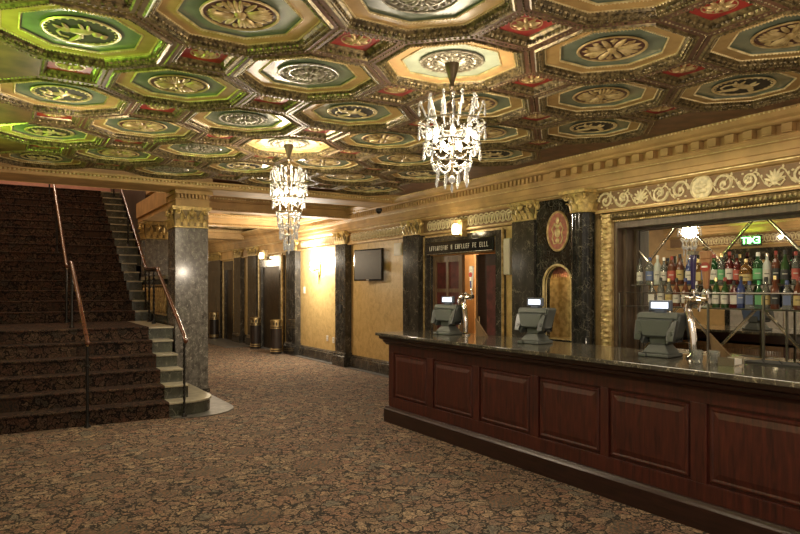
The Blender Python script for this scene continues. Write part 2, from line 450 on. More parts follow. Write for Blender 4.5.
tl = MB(); tl.add(octa(.345,D+.012), [tuple(range(8))]); ring(tl, octa(.345,D), octa(.345,D+.012)); me_tl = tl.build('teal_field', M['teal']).data
gb = MB()
for a_ in (.345, AO-.073):
    V = octa(a_, D); 
    for k in range(8):
        a, b_ = Vector(V[k]), Vector(V[(k+1)%8])
        gb.tube([a,b_], .006, 4)
        c = int((b_-a).length/.021)
        for q in range(c): gb.lump(a.lerp(b_,(q+.5)/c), .008,.008,.012,0,n=4)
me_gb = gb.build('gilt_beading', M['gilt_bright']).data
RM = .225
def medal(ground, kind):
    g = MB(); g.add([(RM*math.cos(2*PI*k/28), RM*math.sin(2*PI*k/28), D+.004) for k in range(28)], [tuple(range(28))])
    r = MB()
    r.tube([(RM*math.cos(2*PI*k/28), RM*math.sin(2*PI*k/28), D) for k in range(28)], .011, 5, closed=True)
    def petal(a0, a1, w, ang, h, z=D): 
        c = ((a0+a1)/2*math.cos(ang), (a0+a1)/2*math.sin(ang), z); r.lump(c, (a1-a0)/2, w, h, ang, n=8)
    if kind == 'cross':
        for k in range(4):
            for s_ in (-.28,-.1,.1,.28): petal(.03,.2,.017,k*PI/2+PI/4+s_,.035)
            petal(.05,.19,.02,k*PI/2,.02)
            for s_ in (-.16,.16): r.lump((.165*math.cos(k*PI/2+s_*2), .165*math.sin(k*PI/2+s_*2), D),.03,.02,.02,k,n=6)
        r.lump((0,0,D),.04,.04,.05,0,n=8)
    elif kind == 'fan':
        for k in range(16): petal(.03,.135,.016,k*PI/8,.03)
        for k in range(20): r.lump((.175*math.cos(k*PI/10),.175*math.sin(k*PI/10),D),.026,.017,.02,k*PI/10+.7,n=6)
        r.tube([(.145*math.cos(2*PI*k/24), .145*math.sin(2*PI*k/24), D) for k in range(24)], .006, 4, closed=True)
        r.lump((0,0,D),.035,.035,.05,0,n=8)
    elif kind == 'spoke':
        for k in range(8):
            petal(.03,.2,.022,k*PI/4+.2,.035); petal(.09,.2,.012,k*PI/4+.2+PI/8,.02)
            r.lump((.16*math.cos(k*PI/4+.6), .16*math.sin(k*PI/4+.6), D),.022,.03,.02,k*PI/4,n=6)
        r.lump((0,0,D),.035,.035,.055,0,n=8)
    else:  # cameo of a winged beast: trunk, wing feathers, tail, legs as low relief
        zz = D-.001
        def blob(x,y,a,b2,h,an): r.lump((x,y,zz),a,b2,h,an,n=9)
        blob(.0,-.01,.085,.042,.035,.35); blob(.075,.045,.035,.028,.035,.9); blob(.1,.085,.03,.022,.035,.2)
        blob(-.08,-.05,.045,.03,.03,.7)
        for q in range(5): blob(-.03-.018*q,.05+.012*q,.065,.013,.028,1.9+.16*q)
        for (x,y,an) in ((.07,-.05,-1.1),(.04,-.08,-1.4),(-.05,-.1,-1.5),(-.1,-.09,-2)): blob(x,y,.045,.012,.022,an)
        r.tube([(-.11,-.05,zz),(-.15,-.02,zz),(-.16,.04,zz),(-.13,.08,zz)], .009, 5)
        for q in range(26): r.lump((.205*math.cos(2*PI*q/26), .205*math.sin(2*PI*q/26), zz),.012,.012,.01,0,n=4)
    rm = {'fan':'silver_gilt','cameo':'gilt_bright'}.get(kind, 'gilt')
    r.v = [Vector((v.x, v.y, D+(v.z-D)*.6)) for v in r.v]
    return g.build('medallion', ground).data, r.build('medallion_relief', M[rm], smooth=True).data
meds = {'cross': medal(M['redbrown'],'cross'), 'fan': medal(M['olive'],'fan'), 'spoke': medal(M['redbrown'],'spoke'), 'cameo': medal(M['darkground'],'cameo')}
mc = MB(); q0,q1,q2 = sqr(SO,0), sqr(SO-.045,.04), sqr(SO-.052,.05)
ring(mc,q0,q1); ring(mc,q1,q2); moulding_ring(mc,q0,q1,.034,.027,.02); me_sq = mc.build('square_coffer', M['gilt_dark']).data
mc = MB(); mc.add(sqr(SO-.052,.05),[(0,1,2,3)]); me_sg = mc.build('panel_ground', M['red']).data
mc = MB()
for k in range(8): mc.lump((.05*math.cos(k*PI/4),.05*math.sin(k*PI/4),.05),.042,.016,.03,k*PI/4,n=6)
mc.lump((0,0,.05),.022,.022,.05,0,n=7)
mc.tube([(.098*math.cos(2*PI*k/20), .098*math.sin(2*PI*k/20), .05) for k in range(20)], .006, 4, closed=True)
mc.v = [Vector((v.x, v.y, .05+(v.z-.05)*.6)) for v in mc.v]
me_sr = mc.build('rosette', M['gilt'], smooth=True).data
for o in [x for x in C.objects if x.parent is None and x.name in ('carved_moulding','tan_field','teal_field','gilt_beading','medallion','medallion_relief','square_coffer','panel_ground','rosette') or x.name.startswith(('medallion.','medallion_relief.'))]:
    bpy.data.objects.remove(o)
def inst(name, me, par, loc=(0,0,0), mat=None, s=1):
    o = bpy.data.objects.new(name, me); C.objects.link(o); o.parent = par; o.location = loc; o.scale = (s,s,s)
    if mat:
        o.material_slots[0].link = 'OBJECT'; o.material_slots[0].material = mat
    return o
def coffer(par, x, y, kind, org, lit=False, z=H, s=1, rot=0):
    c = inst('octagonal_coffer', me_mo, par, (x-org[0], y-org[1], z-org[2]), s=s)
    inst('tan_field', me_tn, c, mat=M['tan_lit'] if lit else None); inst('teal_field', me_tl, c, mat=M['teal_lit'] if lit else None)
    inst('gilt_beading', me_gb, c)
    g = inst('medallion', meds[kind][0], c); r = inst('medallion_relief', meds[kind][1], c); r.rotation_euler.z = rot; g.rotation_euler.z = rot
for i,j,x,y in octs:
    a = abs(i)
    kind = 'fan' if (a == 0 and j % 4 == 0) else 'cameo' if a in (0,3) else ('fan' if i < 0 else 'spoke') if a == 1 else 'cross'
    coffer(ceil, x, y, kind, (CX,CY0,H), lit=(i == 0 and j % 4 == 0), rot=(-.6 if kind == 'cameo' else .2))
for i,j,x,y in sqs:
    c = inst('square_coffer', me_sq, ceil, (x-CX, y-CY0, 0)); inst('panel_ground', me_sg, c); inst('rosette', me_sr, c)

# ------------------------------------------------------------------ corridor ceiling
cr = MB((4.5, 11, 3.3)); bays = []
HZ = 3.30
def tile(x, y, w, h):
    A = octa(AO, HZ, x, y)
    pts = [(x+w/2,y+.2,HZ),(x+.2,y+h/2,HZ),(x-.2,y+h/2,HZ),(x-w/2,y+.2,HZ),(x-w/2,y-.2,HZ),(x-.2,y-h/2,HZ),(x+.2,y-h/2,HZ),(x+w/2,y-.2,HZ)]
    cr.add(pts+A, [(k,(k+1)%8,8+(k+1)%8,8+k) for k in range(8)])
    for sx, sy in ((1,1),(-1,1),(-1,-1),(1,-1)): cr.add([(x+sx*w/2,y+sy*.2,HZ),(x+sx*w/2,y+sy*h/2,HZ),(x+sx*.2,y+sy*h/2,HZ)], [(0,1,2)])
    bays.append((x,y))
xs = (3.4, 4.55, 5.7)
for y in (12.55+.15, 13.85, 15.4, 16.55, 17.7, 19.6, 20.75, 21.9):
    for x in xs: tile(x, y, 1.15, 1.15)
for y0, y1 in ((10.7,12.125),(14.425,14.825),(18.275,19.025),(22.475,23.6)): cr.box(2.8,y0,HZ,6.3,y1,HZ+.02)
cr.box(2.8,10.9,HZ,2.825,23.6,HZ+.02); cr.box(2.8,10.96,HZ+.2,6.6,23.8,HZ+.28)
cc = cr.build('ceiling_corridor', M['rib_light'], kind='structure')
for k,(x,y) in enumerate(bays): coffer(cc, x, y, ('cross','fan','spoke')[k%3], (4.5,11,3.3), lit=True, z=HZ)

# beams
def beam_x(name, y0, y1, x0, x1, zb, zt, front=True):
    m = MB(((x0+x1)/2, y0, zb))
    m.prof([(y0+.10,zt),(y0,zt),(y0,zt-.03),(y0+.05,zt-.05),(y0+.06,zt-.09),(y0+.10,zt-.10),(y0+.11,zb+.03),(y0+.08,zb+.02),(y0+.08,zb),
            (y1-.08,zb),(y1-.08,zb+.02),(y1-.11,zb+.03),(y1-.10,zt-.10),(y1-.06,zt-.09),(y1-.05,zt-.05),(y1,zt-.03),(y1,zt)], 'x', x0, x1)
    b_ = m.build(name, M['cornice'], kind='structure')
    e = MB(((x0+x1)/2, y0, zb))
    n = int((x1-x0)/.05)
    for q in range(n):
        x = x0+(q+.5)*(x1-x0)/n
        e.ball((x, y0+.01, zt-.045), .017, 5, 4, (1,.8,1)); e.ball((x+.025, y0+.09, zb+.03), .012, 5, 4)
    e.build('egg_moulding', M['gilt_bright'], b_, kind='stuff')
    return b_
beam_x('beam_main', 9.86, 10.75, LX, 6.1, 3.16, 3.252)
beam_x('beam_corridor', 11.66, 12.1, 2.8, 6.1, 3.05, 3.31)
beam_x('beam_corridor', 14.42, 14.85, 2.8, 6.1, 3.05, 3.31)
beam_x('beam_corridor', 18.3, 19.0, 2.8, 6.1, 3.05, 3.31)
m = MB((2.55,12,2.92)); m.prof([(2.31,2.93),(2.80,2.93),(2.80,3.0),(2.83,3.02),(2.83,3.3),(2.28,3.3),(2.28,3.02),(2.31,3.0)], 'y', 10.9, 13.6)
m.build('beam_stair_side', M['cornice'], kind='structure')

# ------------------------------------------------------------------ entablatures on the two long walls
def entab(name, sgn, wx, y0, y1):
    """sgn=+1: right wall (faces -x)"""
    X = lambda d: wx - sgn*d
    m = MB((wx, (y0+y1)/2, 2.5))
    pts = [(0,2.55),(.10,2.55),(.10,2.585),(.07,2.59),(.07,2.80),(.11,2.81),(.14,2.845),(.17,2.85),(.17,2.905),(.185,2.91),(.185,2.985),(.20,2.99),(.215,3.02),(.215,3.035),
           (.22,3.04),(.22,3.13),(.28,3.135),(.30,3.15),(.30,3.17),(.34,3.19),(.37,3.225),(.37,3.252),(0,3.252)]
    m.prof([(X(a), z) for a, z in pts], 'y', y0, y1)
    return m.build(name, M['cornice'], kind='structure')
tr = entab('trim_3', 1, WX, -2, 23.5); tl_ = entab('trim_4', -1, LX, 1.6, 9.9)
def dentils(par, sgn, wx, y0, y1, pitch, w, dep, z0, z1, org, name='dentil_course', mat='cornice'):
    m = MB(org); n = int((y1-y0)/pitch)
    for q in range(n):
        y = y0+(q+.5)*pitch
        m.box(wx-sgn*.20, y-w/2, z0, wx-sgn*(.22+dep), y+w/2, z1)
        if dep > .06: m.tube([(wx-sgn*(.22+dep*.9), y-w/2, z0+.005), (wx-sgn*(.22+dep*.9), y+w/2, z0+.005)], .012, 6)
    o = m.build(name, M[mat], par); o['kind'] = 'stuff'; return o
oR = (WX, 10.75, 2.5); oL = (LX, 5.75, 2.5)
dentils(tr, 1, WX, -2, 6.2, .18, .09, .075, 3.05, 3.125, oR, 'modillion_course')
dentils(tr, 1, WX, 6.25, 23.4, .08, .045, .04, 3.055, 3.125, oR)
dentils(tl_, -1, LX, 1.7, 9.8, .08, .045, .04, 3.055, 3.125, oL)
def beads(par, sgn, wx, y0, y1, org):
    m = MB(org); n = int((y1-y0)/.045)
    for q in range(n):
        y = y0+(q+.5)*.045; m.ball((wx-sgn*.37, y, 3.238), .013, 5, 4)
    for z, d, r in ((2.835,.135,.009),(2.575,.10,.008),(3.0,.20,.007)): m.tube([(wx-sgn*d,y0,z),(wx-sgn*d,y1,z)], r, 5)
    m.build('gilt_bead_lines', M['gilt_bright'], par, kind='stuff')
beads(tr, 1, WX, -2, 23.4, oR); beads(tl_, -1, LX, 1.7, 9.8, oL)
# frieze relief
def frieze_ground(par, sgn, wx, y0, y1, org):
    m = MB(org); m.box(wx-sgn*.06, y0, 2.595, wx-sgn*.074, y1, 2.797); m.build('frieze_ground', M['frieze'], par)
def scrolls(par, sgn, wx, ys, org, name='scroll_relief'):
    X = wx-sgn*.078; m = MB(org); zc = 2.695
    def P3(y, z): return (X, y, z)
    def spiral(y, dr, flower, vs=1):
        pts = []; rad = []
        for k in range(22):
            t = k/21*PI*2.7; r = .103*(1-k/21*.82)
            pts.append(P3(y-dr*r*math.cos(t), zc+vs*r*math.sin(t))); rad.append(.018*(1-.4*k/21))
        m.tube(pts, rad, 5)
        if flower:
            for q in range(5): m.ball(P3(y+.026*math.cos(q*1.257), zc+.026*math.sin(q*1.257)), .018, 5, 4, (.6,1,1))
        else: m.ball(P3(y, zc), .024, 6, 4, (.6,1,1))
        for q in range(7):
            a = q*.9; m.ball(P3(y-dr*.1*math.cos(a), zc+vs*.093*math.sin(a)), .016, 5, 4, (.5,1,.7))
    for y, k in ys:
        if k == 's': spiral(y, 1, False, 1)
        elif k == 'S': spiral(y, -1, False, 1)
        elif k == 'f': spiral(y, -1, True, -1)
        elif k == 'F': spiral(y, 1, True, -1)
        elif k == 'p':
            for q in range(7):
                a = PI*(q-3)/6.5; L = .1
                m.tube([P3(y, zc-.05), P3(y+L*.6*math.sin(a), zc-.03+L*.7*math.cos(a)), P3(y+L*math.sin(a), zc-.02+L*.95*math.cos(a))], [.008,.018,.006], 5)
            for sg in (-1,1): m.tube([P3(y,zc-.05),P3(y+sg*.05,zc-.085),P3(y+sg*.09,zc-.04),P3(y+sg*.07,zc-.01)], .01, 5)
            m.ball(P3(y, zc-.055), .03, 6, 5, (.6,1,1)); m.ball(P3(y, zc-.02), .02, 6, 5, (.6,1,1))
        elif k == 'r':
            m.lathe([(.0,0),(.128,0),(.128,.012),(.113,.02),(.106,.01),(.0,.01)], n=28, M=Matrix.Translation(P3(y,zc)) @ Matrix.Rotation(-sgn*PI/2, 4, 'Y'))
            for q in range(24): m.ball((X-sgn*.012, y+.117*math.cos(q*PI/12), zc+.117*math.sin(q*PI/12)), .009, 4, 4)
            for (dy,dz,a,b2,an) in ((0,.0,.045,.028,1.2),(.015,.05,.02,.018,0),(-.025,-.04,.045,.018,2.4),(.03,-.045,.04,.014,.6),(-.035,.02,.035,.013,.8),(.045,.01,.03,.01,1.8)):
                m.ball((X-sgn*.014, y+dy, zc+dz), a, 8, 5, (.25,1,.6), )
        if k == 'g':
            m.tube([P3(y+.07*math.cos(t*PI/8), zc+.075*math.sin(t*PI/8)) for t in range(16)], .011, 5, closed=True)
            for q in (-1,0,1): m.tube([P3(y,zc-.05),P3(y+q*.03,zc+.045)], [.007,.013], 5)
            m.ball(P3(y, zc-.05), .014, 5, 4)
    for (ya,ka),(yb,kb) in zip(ys, ys[1:]):
        if ka == 'g': continue
        m.tube([P3(ya+(yb-ya)*f, zc+.075*math.sin(f*2*PI)) for f in [q/8 for q in range(9)]], [.004,.008,.01,.008,.006,.008,.01,.008,.004], 5)
        for f in (.3,.5,.7): m.ball(P3(ya+(yb-ya)*f, zc+.075*math.sin(f*2*PI)+.02), .015, 5, 4, (.5,.8,1.3))
    m.build(name, M['cream_gilt'], par, smooth=True)
seq = []
y = 4.10
pat = 'rSfpFs'; 
for k in range(-6, 26):
    yy = 4.10 - (k)*.25
    if -1.9 < yy < 5.4: seq.append((yy, pat[k % 6]))
scrolls(tr, 1, WX, seq, oR, 'acanthus_scroll_relief'); frieze_ground(tr, 1, WX, -2, 5.48, oR)
for a, b_ in ((7.0,9.3),(9.95,12.05),(12.7,14.75)):
    n = int((b_-a-.1)/.125); scrolls(tr, 1, WX, [(a+.1+q*.125,'g') for q in range(n)], oR, 'guilloche_relief')
frieze_ground(tr, 1, WX, 7.0, 9.3, oR)
scrolls(tl_, -1, LX, [(2+q*.125,'g') for q in range(60)], oL, 'guilloche_relief'); frieze_ground(tl_, -1, LX, 1.7, 9.8, oL)

# ------------------------------------------------------------------ capitals, pilasters, piers
def leaf(m, base, out, up, h, w, curl=.06):
    """acanthus leaf: base point, outward dir, height h, width w"""
    base = Vector(base); out = Vector(out).normalized(); side = out.cross(Vector((0,0,1))).normalized()
    pts = []
    for t, o_, wf in ((0,.004,.7),(.35,.012,1),(.7,.02,.9),(.92,curl*.7,.6),(1,curl,.3),(.9,curl*1.15,.12)):
        c = base+out*o_+Vector((0,0,h*t)); pts.append((c-side*w*wf/2, c+out*.012, c+side*w*wf/2))
    vs = [p for row in pts for p in row]; fs = []
    for i in range(len(pts)-1):
        for k in (0,1): fs.append((i*3+k, i*3+k+1, i*3+k+4, i*3+k+3))
    m.add(vs, fs)
    bvs = [Vector(v)-out*.006 for v in vs]; m.add(bvs, [f[::-1] for f in fs])
def capital(m, x0, x1, y0, y1, z0, z1, front=-1, bell=None):
    """rectangular composite capital round a shaft rectangle"""
    h = z1-z0; cx, cy = (x0+x1)/2, (y0+y1)/2; w, d = x1-x0, y1-y0
    m.box(x0-.012,y0-.012,z0,x1+.012,y1+.012,z0+.02)
    (bell or m).frus(cx,cy,z0+.02,z1-.05,w,d,w+.01,d+.01)
    m.box(x0-.05,y0-.05,z1-.035,x1+.05,y1+.05,z1); m.box(x0-.035,y0-.035,z1-.055,x1+.035,y1+.035,z1-.035)
    faces = [((x0,y0),(x1,y0),(0,-1,0)),((x0,y1),(x0,y0),(-1,0,0))] if front < 0 else [((x0,y0),(x1,y0),(0,-1,0)),((x1,y0),(x1,y1),(1,0,0))]
    for (a, b_, o_) in faces:
        a = Vector((*a,z0+.015)); b_ = Vector((*b_,z0+.015)); L = (b_-a).length
        n = max(2, round(L/.1)); o_ = Vector(o_)
        for q in range(n): leaf(m, a.lerp(b_, (q+.5)/n), o_, 1, h*.36, L/n*.72, .055)
        for q in range(n-1): leaf(m, a.lerp(b_, (q+1)/n)+Vector((0,0,h*.2)), o_, 1, h*.42, L/n*.55, .06)
        # volutes at both ends
        dr = (b_-a).normalized()
        for (e, s_) in ((a,1),(b_,-1)):
            c = e + dr*s_*.035 + o_*.035 + Vector((0,0,h*.70))
            pts = []; 
            for k in range(14):
                t = k/13*PI*2.6; r = .045*(1-.8*k/13); pts.append(c + dr*(-s_)*r*math.sin(t)*-1 + Vector((0,0,r*math.cos(t))))
            m.tube([e+dr*s_*L*.3+o_*.02+Vector((0,0,h*.45)), c+dr*s_*.05+Vector((0,0,.04))]+pts, [.01]*2+[.014]*14, 5)
            m.ball(c, .017, 6, 4)
        # central fleuron or mask
        c = a.lerp(b_, .5)+o_*.05+Vector((0,0,h*.62))
        m.ball(c, .04, 8, 6, (1,1,1.25)); m.ball(c+Vector((0,0,.05)), .024, 6, 5)
        for s_ in (-1,1): m.ball(c+dr*s_*.04+Vector((0,0,.01)), .02, 6, 5)
def pilaster(y0, y1, x0, label, z0=0, ztop=2.57, mat='marble', capz=2.835, x1=WX, base=True):
    x1 -= .002
    t = thing('pilaster', label, 'pilaster', ((x0+x1)/2,(y0+y1)/2,z0)); o = t.location.copy()
    m = MB(o); m.box(x0,y0,z0+(.30 if base else 0),x1,y1,ztop); m.build('shaft', M[mat], t)
    if base:
        m = MB(o); m.box(x0-.05,y0-.05,z0+.012,x1,y1+.05,.21)
        m.prof([(x0-.05,.21),(x1,.21),(x1,.30),(x0,.30),(x0-.015,.275),(x0-.03,.26),(x0-.035,.23)], 'y', y0-.03, y1+.03); m.build('base', M[mat], t)
    if capz:
        m = MB(o); bl = MB(o); capital(m, x0, x1-.09, y0, y1, ztop+.002, capz, bell=bl); cp = m.build('capital', M['gilt_cap'], t, smooth=True); bl.build('bell', M['bell'], cp)
    return t
pilaster(6.52, 6.96, 6.13, 'dark marble pilaster with gilt capital between the pale column speaker and the arched niche')
pilaster(9.36, 9.85, 6.12, 'dark marble pilaster with gilt capital between the wall television and the bar doorway')
pilaster(12.13, 12.6, 6.12, 'dark marble pilaster with gilt capital between the glowing wall sconce and the television')
pilaster(14.83, 15.42, 6.12, 'dark marble pilaster with gilt capital beside the brass banded bin nearest the sconce')
pilaster(17.72, 18.45, 6.14, 'dark veined marble pilaster just beyond the first lift doors, behind the middle bin')
pilaster(19.12, 19.75, 6.14, 'dark marble pilaster just before the narrow far doorway')
pilaster(21.3, 22.9, 6.16, 'broad dark marble pilaster at the far end of the corridor')
# fascia returns over pilaster B are part of trim

# niche wall of black marble
t = thing('marble_niche_panel', 'black veined marble panel with an arched golden niche beside the round column', 'wall panel', (6.2, 6.2, 0)); o = t.location.copy()
m = MB(o); xa, xb = 6.163, 6.268
m.box(xa,5.80,0,xb,5.86,2.808); m.box(xa,6.36,0,xb,6.515,2.808); m.box(xa,5.86,0,xb,6.36,.98); m.box(xa,5.86,1.97,xb,6.36,2.808)
# arch spandrels
yc, zc, R_ = 6.11, 1.70, .25; n = 16
for side in (-1,1):
    for k in range(n//2):
        a0, a1 = PI/2*(k/(n//2)), PI/2*((k+1)/(n//2))
        p0 = (yc+side*R_*math.cos(a0), zc+R_*math.sin(a0)); p1 = (yc+side*R_*math.cos(a1), zc+R_*math.sin(a1))
        m.prof([(p0[0],p0[1]),(p1[0],p1[1]),(p1[0],1.97),(p0[0],1.97)], 'x', xa, xb)
m.build('marble_slab', M['marble_black'], t)
m = MB(o); arch = [(xa-.01, yc-R_, .98)]+[(xa-.01, yc-R_*math.cos(PI*k/16), zc+R_*math.sin(PI*k/16)) for k in range(17)]+[(xa-.01, yc+R_, .98)]
m.tube(arch, .016, 6); m.tube([(x+.03, yc+(y-yc)*.93, zc+(z-zc)*.94 if z > zc else z) for x,y,z in arch], .008, 5)
m.build('gilt_arch_trim', M['gilt_bright'], t, smooth=True)
m = MB(o); m.box(6.27,5.825,.985,6.50,5.835,1.995); m.box(6.27,6.43,.985,6.50,6.438,1.995); m.box(6.50,5.83,.985,6.515,6.435,1.995); m.box(6.21,5.87,.981,6.5,6.35,.99)
m.build('niche_lining', M['gilt'], t)
m = MB(o)
for q in range(14):
    y = 5.87+q*.037; m.tube([(6.33,y,1.92),(6.33,y,1.80-.012*(q%2))], [.012,.006], 5)
m.box(6.325,5.85,1.84,6.335,6.42,1.98)
m.build('fringed_valance', M['pinkred'], t)
# oval medallion
t = thing('oval_wall_medallion', 'oval rose coloured medallion with gilt urn relief above the arched niche', 'medallion', (6.19, 6.13, 2.39)); o = t.location.copy()
EY, EZ = 6.10, 2.385
Mo = Matrix.Translation((6.161, EY, EZ)) @ Matrix.Rotation(-PI/2, 4, 'Y') @ Matrix.Diagonal((.26, .19, 1, 1))
m = MB(o); m.lathe([(.0,0),(.9,0),(.9,.012),(0,.012)], n=32, M=Mo); m.build('rose_ground', M['pinkred'], t)
m = MB(o); m.tube([(6.152, EY+.182*math.cos(2*PI*k/32), EZ+.25*math.sin(2*PI*k/32)) for k in range(32)], .017, 6, closed=True); m.build('gilt_rim', M['gilt'], t, smooth=True)
m = MB(o); X_ = 6.145
m.ball((X_,EY,EZ-.02),.05,8,6,(.3,1,1.3)); m.ball((X_,EY,EZ-.12),.035,8,6,(.3,1,.9)); m.ball((X_,EY,EZ+.07),.04,8,6,(.3,1,.7)); m.ball((X_,EY,EZ+.14),.03,8,6,(.3,1,1.5))
for s_ in (-1,1):
    m.tube([(X_,EY,EZ-.15),(X_,EY+s_*.06,EZ-.16),(X_,EY+s_*.09,EZ-.09),(X_,EY+s_*.07,EZ-.03),(X_,EY+s_*.1,EZ+.03),(X_,EY+s_*.05,EZ+.1)], .01, 5)
    m.ball((X_,EY+s_*.05,EZ+.09),.022,6,5,(.3,1,1))
m.build('urn_relief', M['gilt_bright'], t, smooth=True)
# round column
t = thing('round_marble_column', 'round polished black marble column with gilt leafy capital beside the bar mirror', 'column', (6.115,5.63,0)); o = t.location.copy()
m = MB(o); m.lathe([(.150,.2),(.145,.3),(.145,2.55),(.152,2.57)], (6.115,5.63,0), 40); m.build('shaft', M['marble_black'], t, smooth=True)
m = MB(o); m.box(5.93,5.45,0,6.26,5.81,.12); m.lathe([(.19,.12),(.2,.15),(.19,.18),(.155,.2)], (6.115,5.63,0), 32); m.build('base', M['marble_black'], t, smooth=True)
m = MB(o); m.lathe([(.155,2.57),(.165,2.585),(.15,2.60),(.155,2.74),(.19,2.80)], (6.115,5.63,0), 28)
m.box(5.90,5.42,2.80,6.26,5.84,2.835)
for q in range(10):
    a = q*PI/5; leaf(m, (6.115+.15*math.cos(a), 5.63+.15*math.sin(a), 2.59), (math.cos(a),math.sin(a),0), 1, .1, .09, .05)
    a += PI/10; leaf(m, (6.115+.15*math.cos(a), 5.63+.15*math.sin(a), 2.66), (math.cos(a),math.sin(a),0), 1, .11, .08, .07)
for q in range(4):
    a = q*PI/2+PI/4; c = Vector((6.115+.21*math.cos(a), 5.63+.21*math.sin(a), 2.755)); dr = Vector((math.cos(a),math.sin(a),0))
    if c.x > 6.2: c.x = 6.2
    m.tube([c + dr*.04*(1-.8*k/13)*math.cos(k/13*PI*2.6) + Vector((0,0,.04*(1-.8*k/13)*math.sin(k/13*PI*2.6))) for k in range(14)], .014, 5)
cp = m.build('capital', M['gilt_cap'], t, smooth=True)
# flat pilaster strip between column and mirror frame
m = MB((6.2,5.4,0)); m.box(6.215,5.405,0,6.268,5.447,2.55); tag(m.build('marble_strip', M['marble_black']), 'narrow black marble strip between round column and gilt mirror frame', 'wall trim')

def pier(x0, x1, y0, y1, label, zb=0, entabl=True):
    t = thing('marble_pier', label, 'pillar', ((x0+x1)/2,(y0+y1)/2,zb)); o = t.location.copy()
    m = MB(o); m.box(x0,y0,zb+.03,x1,y1,2.59); m.build('shaft', M['marble_pier'], t, bevel=.008)
    m = MB(o); m.box(x0-.02,y0-.02,zb,x1+.02,y1+.02,zb+.06); m.build('base', M['marble'], t)
    m = MB(o); bl = MB(o); capital(m, x0, x1, y0, y1, 2.592, 2.92, bell=bl); cp = m.build('capital', M['gilt_cap'], t, smooth=True); bl.build('bell', M['bell'], cp)
    if entabl:
        m = MB(o); m.box(x0,y0-.06,2.922,x1,y1,3.155)
        n = 9
        m.box(x0-.03,y0-.16,3.10,x1+.03,y1+.02,3.155); m.box(x0-.02,y0-.08,3.015,x1+.02,y1+.02,3.025)
        for q in range(n): m.box(x0+.01+q*(x1-x0-.02)/n, y0-.12, 3.04, x0+.01+(q+.55)*(x1-x0-.02)/n, y0-.06, 3.101)
        m.build('impost_block', M['cornice'], t)
    return t
pier(2.30, 2.81, 10.37, 10.86, 'large grey marble pier with gilt capital at the foot of the staircase')
pier(2.36, 2.80, 13.1, 13.56, 'smaller looking marble pier with gilt capital behind the stair landing', entabl=False)

# pilasters on the left wall (seen in the mirror)
for y0, lab in ((2.0,'near end'),(3.7,'middle'),(5.35,'nearest the pale doors')):
    t = thing('pilaster', 'dark marble pilaster on the wall across from the bar, '+lab, 'pilaster', (LX,y0,0)); o = t.location.copy()
    m = MB(o); m.box(LX+.002,y0,.0,LX+.10,y0+.45,2.55); m.build('shaft', M['marble'], t)
    m = MB(o); capital(m, LX+.06, LX+.10, y0, y0+.45, 2.555, 2.8, 1); m.build('capital', M['gilt'], t, smooth=True)
t = thing('panelled_double_door', 'pale panelled doors under a black marble lintel on the wall across from the bar', 'door', (LX+.03, 6.6, 0)); o = t.location.copy()
m = MB(o); m.box(LX+.002,5.95,0,LX+.05,6.05,2.5); m.box(LX+.002,8.35,0,LX+.05,8.45,2.5); m.box(LX+.003,6.052,2.15,LX+.06,8.348,2.498); m.build('door_surround', M['marble_black'], t)
for k in range(2):
    m = MB(o); y0 = 6.06+k*1.15
    m.box(LX+.005,y0,0.02,LX+.03,y0+1.13,2.14)
    for z0,z1 in ((.2,.9),(1.05,1.5),(1.65,2.05)):
        for a in (0,.55): m.frus(LX+.035, y0+.1+a+.2, z0, z1, .02,.4,.02,.38)
    m.build('door_leaf', M['pale'], t)

# ------------------------------------------------------------------ staircase
R1 = .195; RS = .177; T = .30
st = thing('staircase', 'wide carpeted staircase with marble step ends rising from the lobby to an upper hall', 'staircase', (.9, 8.58, 0)); o = st.location.copy()
def step(y, z0, z1, x1, xm, last=False, dep=T, round_=False):
    m = MB(o)
    m.prof([(y,0 if z0 < 0.01 else z0-.05),(y,z1-.03),(y-.018,z1-.025),(y-.022,z1-.008),(y-.01,z1),(y+dep+.02,z1),(y+dep+.02,z0-.05 if z0>.01 else 0)], 'x', LX+.01, x1)
    s_ = m.build('carpeted_step', M['stair_carpet_dimmed'], st)
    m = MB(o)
    if round_:
        yc_ = y+.42; rr = .42
        pts = [(x1,y),(xm-.30,y)]+[(xm-.30+rr*math.sin(a), yc_-rr*math.cos(a)) for a in [PI*k/14 for k in range(1,8)]]+[(xm-.30+rr, 10.33),(x1,10.33)]
        m.prof(pts, 'z', 0.013, z1-.03); m.build('marble_end', M['marble_green'], s_)
        m = MB(o); pts2 = [(x1,y-.02),(xm-.30,y-.02)]+[(xm-.30+(rr+.02)*math.sin(a), yc_-(rr+.02)*math.cos(a)) for a in [PI*k/14 for k in range(1,8)]]+[(xm-.30+rr+.02, 10.33),(x1,10.33)]
        m.prof(pts2, 'z', z1-.03, z1-.004); m.build('marble_tread', M['tread'], s_, bevel=.006)
    else:
        m.box(x1+.001, y, max(z0-.05,0.013), xm, y+dep+.02, z1-.03); m.build('marble_end', M['marble_green'], s_)
        m = MB(o); m.box(x1+.001, y-.02, z1-.03, xm+.015, y+dep+.02, z1-.004); m.build('marble_tread', M['tread'], s_, bevel=.005)
Y0 = 8.58; z = 0
XM = [2.33,2.14,2.13,2.13,2.13,2.20]
for k in range(6):
    z1 = R1+RS*k
    step(Y0+k*T, z, z1, 1.83+.006*k, XM[k], round_=(k == 0), dep=(T if k < 5 else 1.95))
    z = z1
ZL = z; Y2 = Y0+5*T+1.95+.02
for k in range(16):
    z1 = ZL+RS*(k+1)
    step(Y2+k*T, z, z1, 2.0, 2.27 if k < 6 else 2.40, dep=(T if k < 15 else 1.9)); z = z1
